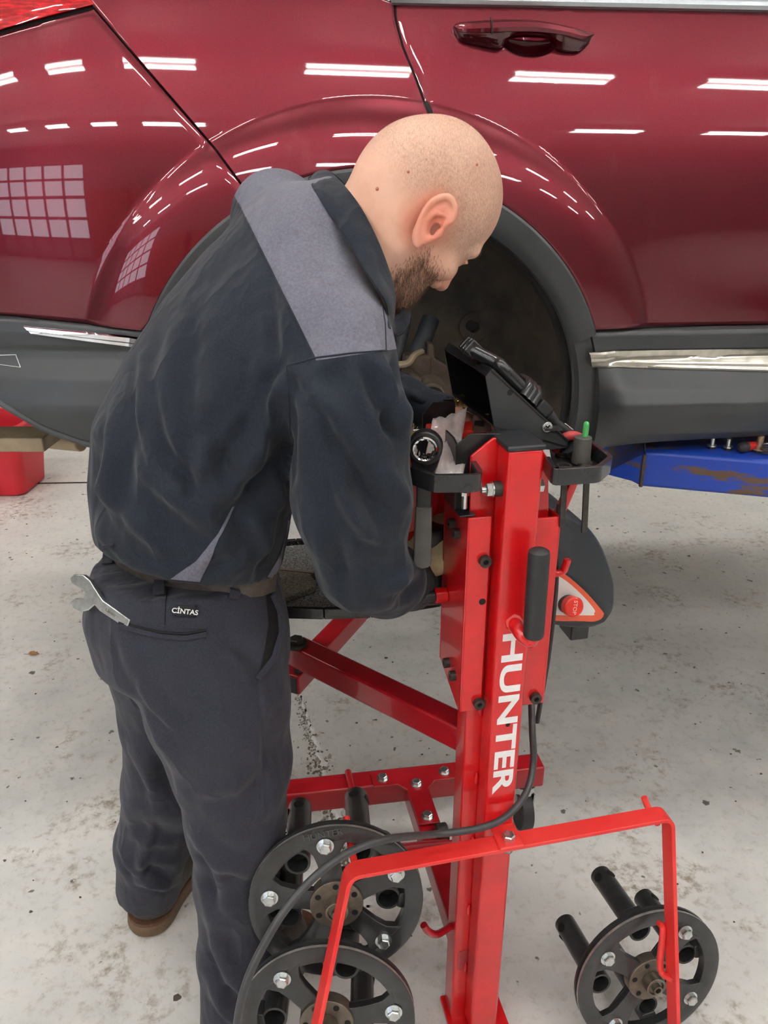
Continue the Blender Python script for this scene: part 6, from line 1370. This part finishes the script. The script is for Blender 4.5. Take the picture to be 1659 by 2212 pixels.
# ================================================================== tools and loose things
# spanner in the back pocket
def spanner():
    j, nn = surf(bvT, 208, 1284, 0.014); e, n2 = surf(bvT, 312, 1362, 0.006); nn = ((nn + n2) * 0.5).normalized()
    d = (e - j).normalized(); sd_ = nn.cross(d).normalized(); sd_ = sd_
    t = thing('spanner', 'steel open-ended spanner stuck in the trouser back pocket', 'spanner', e)
    Q = lambda a, b: j + d * a + sd_ * b
    up = 1 if sd_.z > 0 else -1
    prof = [(-0.012, 0.008), (-0.026, 0.012), (-0.030, 0.019), (-0.022, 0.026), (-0.004, 0.028), (0.010, 0.022), (0.020, 0.012), (0.035, 0.0085), (0.075, 0.0078), (0.090, 0.0075), (0.090, -0.0075), (0.075, -0.0078), (0.035, -0.0085), (0.020, -0.012), (0.008, -0.022), (-0.006, -0.027), (-0.022, -0.024), (-0.028, -0.016), (-0.018, -0.0085), (-0.004, -0.007), (0.002, 0.0), (-0.003, 0.007)]
    a0 = rad(18) * up; pts = []
    for a, b in prof:
        if a < 0.025: a, b = a * math.cos(a0) - b * math.sin(a0), a * math.sin(a0) + b * math.cos(a0)
        pts.append(Q(a, b) - nn * 0.003)
    MB().prism(pts, nn * 0.007).build('jaw_and_shank', M['zinc'], t, 0.0015)
    R4 = Matrix((d, nn.cross(d), nn)).transposed().to_4x4()
    text_obj('stamping', '13mm', 0.008, M['steel'], Matrix.Translation(Q(0.054, 0) + nn * 0.0042) @ R4, t, 0.0002)
spanner()
# ratchet podger hanging in the left tray
def ratchet():
    hd_, ft = PY(918, 968, 0.985), PY(911, 1226, 0.985); ax = (ft - hd_).normalized(); n = Vector((-0.12, -0.93, 0.34)); n = (n - ax * n.dot(ax)).normalized(); s = ax.cross(n)
    t = thing('ratchet_wrench', 'black ratchet ring wrench with grey sleeve hanging in left tool tray', 'wrench', ft)
    k = 1.0; MB().ringcyl(hd_ - n * 0.016, hd_ + n * 0.004, 0.0235, 0.0165, 40).build('ratchet_head', M['black_metal'], t, 0.0025)
    # bi-hex drive ring
    mb = MB(); N_ = 48; V_ = []
    for i in range(N_):
        a = 2 * math.pi * i / N_; e = s * math.cos(a) + ax * math.sin(a); ri = 0.0125 + 0.0012 * abs(math.cos(6 * a)); V_ += [hd_ + e * 0.0172 + n * 0.006, hd_ + e * 0.0172 - n * 0.016, hd_ + e * ri - n * 0.016, hd_ + e * ri + n * 0.0075, hd_ + e * 0.0155 + n * 0.0085]
    mb.add(V_, [(5 * i + j, 5 * ((i + 1) % N_) + j, 5 * ((i + 1) % N_) + (j + 1) % 5, 5 * i + (j + 1) % 5) for i in range(N_) for j in range(5)], False); mb.build('drive_ring', M['chrome'], t)
    w = [(0.012, 0.021), (0.026, 0.0175), (0.036, 0.013), (0.05, 0.0105), (0.10, 0.0105)]
    MB().prism([hd_ + ax * a + s * b - n * 0.011 for a, b in w] + [hd_ + ax * a - s * b - n * 0.011 for a, b in reversed(w)], n * 0.010).build('shank', M['black_metal'], t, 0.002)
    p = hd_ + ax * 0.034; MB().cyl(p - n * 0.002, p + n * 0.0025, 0.0045, n=16).build('pawl_knob', M['hole'], t)
    L_ = (ft - hd_).length; MB().prism([hd_ + ax * a + s * b - n * 0.012 for a, b in [(0.085, 0.0115), (L_ - 0.006, 0.0128), (L_, 0.009), (L_ + 0.003, 0.0), (L_, -0.009), (L_ - 0.006, -0.0128), (0.085, -0.0115)]], n * 0.013).build('sleeve', pbr('grey_grip_sleeve', srgb(92, 90, 88), 0.6, var=(40, 0.2), bump=(80, 0.3, 0.001)), t, 0.003)
ratchet()
# right tray: bit holder with green tip, two drop-in pins
p = PZ(1254, 1000, ZR - 0.009); t = thing('bit_holder', 'grey socket bit holder with green tip in right tool tray', 'bit holder', p)
MB().cyl(p, p + ZH * 0.040, 0.0135, 0.0125, n=24).build('socket', pbr('grey_rubber_socket', srgb(84, 82, 78), 0.6, var=(40, 0.25)), t, 0.002)
MB().cyl(p + ZH * 0.040 + LR * 0.003, p + ZH * 0.058 + LR * 0.003, 0.0042, n=12).sphere(p + ZH * 0.058 + LR * 0.003, 0.0042, 10, 6).build('green_tip', pbr('green_plastic', srgb(76, 176, 96), 0.4, var=(40, 0.15)), t)
for px, y0, y1, lab in ((1220, 1046, 1138, 'dark flat prong hanging below right tray nearer the mast'), (1268, 1042, 1150, 'dark flat prong hanging below right tray farther from the mast')):
    a = PZ(px, y0 - 26, ZR - 0.008); b = PY(px - 6, y1, a.y); t = thing('pry_tool', lab, 'tool', b, 'flat tools hung in the right tray')
    MB().bar(a, b, 0.009, 0.004, LF).build('blade', M['oxide'], t, 0.001); MB().cyl(a - ZH * 0.001, a + ZH * 0.006, 0.010, n=16).build('head', M['oxide'], t, 0.001)
# left tray contents
pl = PZ(960, 1000, ZR - 0.008)
def wob(base, u, v, h, seed):
    rng = random.Random(seed); n = 12; V_ = []; 
    for i in range(n):
        for j in range(n):
            a, b = i / (n - 1), j / (n - 1); V_.append(base + u * a + v * b + ZH * (h * (0.3 + 0.7 * b) * (0.7 + 0.3 * math.sin(a * 7 + seed) * math.cos(b * 5 + seed * 2)) + rng.uniform(-0.002, 0.002)))
    return V_, [(i * n + j, (i + 1) * n + j, (i + 1) * n + j + 1, i * n + j + 1) for i in range(n - 1) for j in range(n - 1)]
bagm, nt, b_ = nodes_of('clear_plastic_bag'); b_.inputs['Base Color'].default_value = srgb(226, 214, 214); b_.inputs['Roughness'].default_value = 0.15; b_.inputs['Alpha'].default_value = 0.5; b_.inputs['Coat Weight'].default_value = 0.6
nt.links.new(ramp(nt, noise(nt, 22, 5, 0.6), [(0.35, srgb(236, 230, 230)), (0.65, srgb(186, 168, 166))]), b_.inputs['Base Color'])
a = PZ(938, 1030, ZR - 0.006); b = PZ(985, 1030, ZR - 0.006); c = PY(955, 958, 1.06); d0 = PY(1030, 936, 1.09)
t = thing('plastic_bag', 'crumpled clear plastic bag in the left tool tray', 'bag', a)
V_, F_ = wob(a, b - a + LR * 0.01, c - a, 0.004, 3); o = raw('front_film', V_, F_, bagm, t); o.modifiers.new('s', 'SOLIDIFY').thickness = 0.0006
V_, F_ = wob(a + LF * 0.05 + ZH * 0.004, d0 - c, c - a + ZH * 0.012, 0.010, 5); o = raw('folded_film', V_, F_, bagm, t); o.modifiers.new('s', 'SOLIDIFY').thickness = 0.0006
flap = [PY(px, py, 1.13) for px, py in [(1022, 898), (1055, 893), (1063, 932), (1020, 936)]]; MB().prism(flap, LF * 0.0008).build('printed_flap', pbr('brown_tinted_film', srgb(112, 88, 84), 0.25, 0, 0.5, var=(30, 0.3)), t)
MB().prism([PY(px, py, 1.129) for px, py in [(1026, 908), (1046, 910), (1045, 922), (1024, 918)]], LF * 0.0005).build('print_block', M['hole'], t)
# orange driver and red case at the back of the tray
t = thing('orange_hand_tool', 'bright orange plastic tool lying at left end of tool tray', 'tool', PZ(885, 985, ZR))
MB().prism([PY(px, py, 1.03) for px, py in [(858, 962), (885, 958), (900, 985), (888, 1010), (872, 1012), (866, 985)]], LF * 0.018).build('body', pbr('orange_plastic', srgb(240, 70, 30), 0.4, var=(20, 0.12)), t, 0.004)
MB().prism([PY(px, py, 1.028) for px, py in [(860, 978), (868, 980), (866, 988), (860, 988)]], LF * 0.001).build('trigger', M['hole'], t)
t = thing('red_case', 'flat red plastic case lying at the back of tool tray', 'case', PY(985, 928, 1.15))
MB().box(PY(985, 930, 1.15), (0.085, 0.05, 0.014), LROT).build('shell', pbr('red_case_plastic', srgb(222, 50, 36), 0.4, var=(20, 0.1)), t, 0.003); MB().box(PY(985, 934, 1.123), (0.02, 0.004, 0.008), LROT).build('clasp', M['black_plastic'], t, 0.001)
# wire brush
t = thing('wire_brush', 'bristle brush with steel back lying behind the ratchet wrench', 'brush', PY(885, 955, 1.06))
MB().bar(PY(858, 957, 1.05), PY(893, 946, 1.05), 0.022, 0.008).build('back', M['rim_steel'], t, 0.001)
mb = MB(); rng = random.Random(4)
for i in range(160):
    f_ = rng.random(); p = PY(858, 952, 1.055).lerp(PY(893, 941, 1.055), f_) + LF * rng.uniform(0, 0.02); mb.tube([p, p + Vector((rng.gauss(0, 0.003), rng.gauss(0, 0.003), rng.uniform(0.008, 0.016)))], 0.0004, 3, cap=False)
o = mb.build('bristles', pbr('straw_bristle', srgb(188, 172, 132), 0.6, var=(60, 0.3)), t, weld=False); o['kind'] = 'stuff'
# ------------------------------------------------------------------ blue lift arm under the sill
blue, nt, b_ = nodes_of('worn_blue_enamel'); b_.inputs['Roughness'].default_value = 0.38
wr_ = ramp(nt, noise(nt, 9, 7, 0.7, stretch=(0.5, 1, 2.2)), [(0.52, (0, 0, 0)), (0.56, (1, 1, 1))]); nt.links.new(mixc(nt, wr_, srgb(28, 66, 168), srgb(96, 74, 56)), b_.inputs['Base Color'])
lift_ = thing('lift_arm', 'worn blue steel vehicle lift arm under the sill', 'lift arm', PY(1480, 1040, 1.72))
e0 = PY(1392, 988, 1.66); e1 = PY(1680, 1018, 1.585); dl = Vector((e1.x - e0.x, e1.y - e0.y, 0)); L_ = dl.length; dl.normalize(); nl = Vector((dl.y, -dl.x, 0)); z1 = PY(1470, 980, 1.64).z
def la(a, b, z): return Vector((e0.x, e0.y, z1)) + dl * a - nl * b + ZH * z
sec = [(0.0, -0.010), (0.006, -0.002), (0.02, 0.004), (0.19, 0.004), (0.21, 0.0), (0.22, -0.008), (0.22, -0.085), (0.0, -0.085), (-0.004, -0.075)]
mb = MB(); n = len(sec); st_ = [0.0, 0.02, 0.8, 2.2]
V_ = [la(a, b, z) for a in st_ for b, z in sec]; mb.add(V_, [(i * n + j, (i + 1) * n + j, (i + 1) * n + (j + 1) % n, i * n + (j + 1) % n) for i in range(len(st_) - 1) for j in range(n)], False); mb.add(V_[:n], [tuple(range(n))]); mb.build('beam', blue, lift_, 0.004)
mb = MB(); nose = [la(-0.085, 0.02, -0.070), la(-0.02, 0.0, -0.072), la(0.0, 0.0, -0.085), la(0.0, 0.22, -0.085), la(-0.085, 0.2, -0.075)]; top_ = [la(-0.07, 0.03, -0.062), la(-0.01, 0.002, -0.01), la(0.0, 0.0, -0.006), la(0.0, 0.2, 0.012), la(-0.05, 0.19, -0.03)]
mb.add(nose + top_, [(0, 1, 2, 3, 4), (5, 6, 7, 8, 9)] + [(i, (i + 1) % 5, (i + 1) % 5 + 5, i + 5) for i in range(5)]); mb.build('nose', blue, lift_, 0.003)
mb = MB(); mb.bar(la(0.0, -0.004, -0.085), la(0.0, -0.004, -0.008), 0.008, 0.008); mb.build('weld_seam', M['rust'], lift_, 0.002)
mb = MB(); c = la(0.06, 0.32, -0.06); mb.box(c, (0.3, 0.14, 0.06), Matrix((dl, -nl, ZH)).transposed()); mb.build('inner_arm', blue, lift_, 0.004)
mb = MB(); c = la(-0.02, 0.15, 0.02); mb.cyl(c - ZH * 0.02, c + ZH * 0.022, 0.05, n=28); mb.build('lift_pad', M['rubber'], lift_, 0.004)
def stud(px, py, r, h, lab, mat, Yb):
    p = PY(px, py, Yb); p.z = z1 + 0.004; t = thing('lug_stud', lab, 'bolt', p, 'bolts standing on the blue lift arm')
    MB().cyl(p, p + ZH * 0.006, r * 1.7, n=6, smooth=False).build('nut', M['oxide'], t); MB().cyl(p + ZH * 0.006, p + ZH * 0.009, r * 2.0, n=20).build('flange', mat, t); MB().cyl(p + ZH * 0.009, p + ZH * h, r, n=16).cyl(p + ZH * h, p + ZH * (h + 0.002), r, r * 0.7, n=16).build('shank', mat, t)
stud(1536, 974, 0.0052, 0.026, 'short zinc bolt standing on blue lift arm, nearest the wheel arch', M['zinc'], 1.665)
stud(1571, 975, 0.0052, 0.026, 'short zinc bolt on blue lift arm beside the screwdriver handle', M['zinc'], 1.655)
stud(1636, 985, 0.0072, 0.036, 'larger rusty bolt standing on blue lift arm behind screwdriver', pbr('rust_tipped_zinc', srgb(186, 178, 166), 0.4, 0.6, var=(60, 0.5), col2=srgb(150, 110, 60)), 1.64)
a = PY(1592, 990, 1.63); a.z = z1 + 0.0165; b = a + dl * 0.045 - nl * 0.035
t = thing('screwdriver', 'red and black screwdriver lying on the blue lift arm', 'screwdriver', a); d_ = (b - a).normalized()
MB().tube([a, a + d_ * 0.004, a + d_ * 0.012, a + d_ * 0.022], [0.004, 0.010, 0.0125, 0.0115], 18).build('handle_butt', M['rubber'], t); MB().tube([a + d_ * 0.022, a + d_ * 0.03, a + d_ * 0.05, a + d_ * 0.056], [0.0115, 0.010, 0.009, 0.006], 18).build('handle', pbr('red_handle', srgb(196, 40, 40), 0.4, var=(40, 0.15)), t); MB().tube([a + d_ * 0.056, a + d_ * 0.14], 0.003, 10).build('blade', M['zinc'], t)
p = PY(1655, 1000, 1.62); p.z = z1 + 0.0055; t = thing('wire_coil', 'small coil of wire lying at right end of blue lift arm', 'wire', p); mb = MB(); mb.tube([p + Vector((0.015 * math.cos(k), 0.011 * math.sin(k), 0.001 + 0.0009 * k)) for k in np.linspace(0, 22, 120)], 0.0012, 6); mb.build('coil', M['rust'], t)
# ------------------------------------------------------------------ red tub under the bumper
zt_ = 0.36; t = thing('plastic_tub', 'red plastic storage tub on floor under the rear bumper', 'tub', PZ(-40, 1070, 0.0)); t.location.z = 0
f0 = PZ(60, 1074, 0.0); cx_, cy_ = f0.x - 0.27, f0.y + 0.16
redt = pbr('red_tub_plastic', srgb(206, 32, 46), 0.4, var=(6, 0.1))
def rr_(w, d, r, z):
    out = []
    for sx, sy, a0 in ((1, -1, -90), (1, 1, 0), (-1, 1, 90), (-1, -1, 180)):
        for k in range(6): a = rad(a0 + 18 * k); out.append(Vector((cx_ + sx * (w - r) + r * math.cos(a), cy_ + sy * (d - r) + r * math.sin(a), z)))
    return out
rows = [rr_(0.235, 0.14, 0.05, 0.0), rr_(0.25, 0.155, 0.05, 0.012), rr_(0.285, 0.185, 0.05, zt_), rr_(0.31, 0.205, 0.05, zt_ + 0.004), rr_(0.31, 0.205, 0.05, zt_ + 0.03), rr_(0.275, 0.175, 0.045, zt_ + 0.03), rr_(0.24, 0.145, 0.045, 0.016)]
mb = MB(); n = 24; mb.add([p for r in rows for p in r], [(j * n + i, j * n + (i + 1) % n, (j + 1) * n + (i + 1) % n, (j + 1) * n + i) for j in range(6) for i in range(n)], True); mb.add(rows[0], [tuple(range(n))]); mb.add(rows[-1], [tuple(range(n))])
o = mb.build('tub_body', redt, t); o.modifiers.new('e', 'EDGE_SPLIT').split_angle = rad(35)
for k in (-1, 0, 1): MB().bar(Vector((cx_ + k * 0.12, cy_ - 0.163, 0.03)), Vector((cx_ + k * 0.125, cy_ - 0.186, zt_ - 0.02)), 0.02, 0.012, (0, 1, 0)).build('stiffening_rib', redt, t, 0.004)
# fallen leaf
p = PZ(72, 1414, 0.0); t = thing('dead_leaf', 'small dry brown leaf on the floor left of the person', 'leaf', p); lf = MB()
V_ = []; prof = [(0.0, 0.0), (0.008, 0.009), (0.018, 0.013), (0.026, 0.009), (0.03, 0.011), (0.036, 0.004), (0.042, 0.0)]
for s_ in (-1, 0, 1): V_ += [p + Vector((-0.02 + a, s_ * w, 0.002 + (0.006 * abs(s_) * (w / 0.013)) + 0.002 * math.sin(a * 200))) for a, w in prof]
n = len(prof); lf.add(V_, [(j * n + i, j * n + i + 1, (j + 1) * n + i + 1, (j + 1) * n + i) for j in range(2) for i in range(n - 1)], True); o = lf.build('blade', pbr('dry_leaf', srgb(176, 130, 84), 0.7, var=(90, 0.4)), t); o.modifiers.new('s', 'SOLIDIFY').thickness = 0.0006
MB().tube([p + Vector((-0.02, 0, 0.002)), p + Vector((-0.034, 0.003, 0.001))], 0.0007, 6).build('stalk', M['rust'], t)
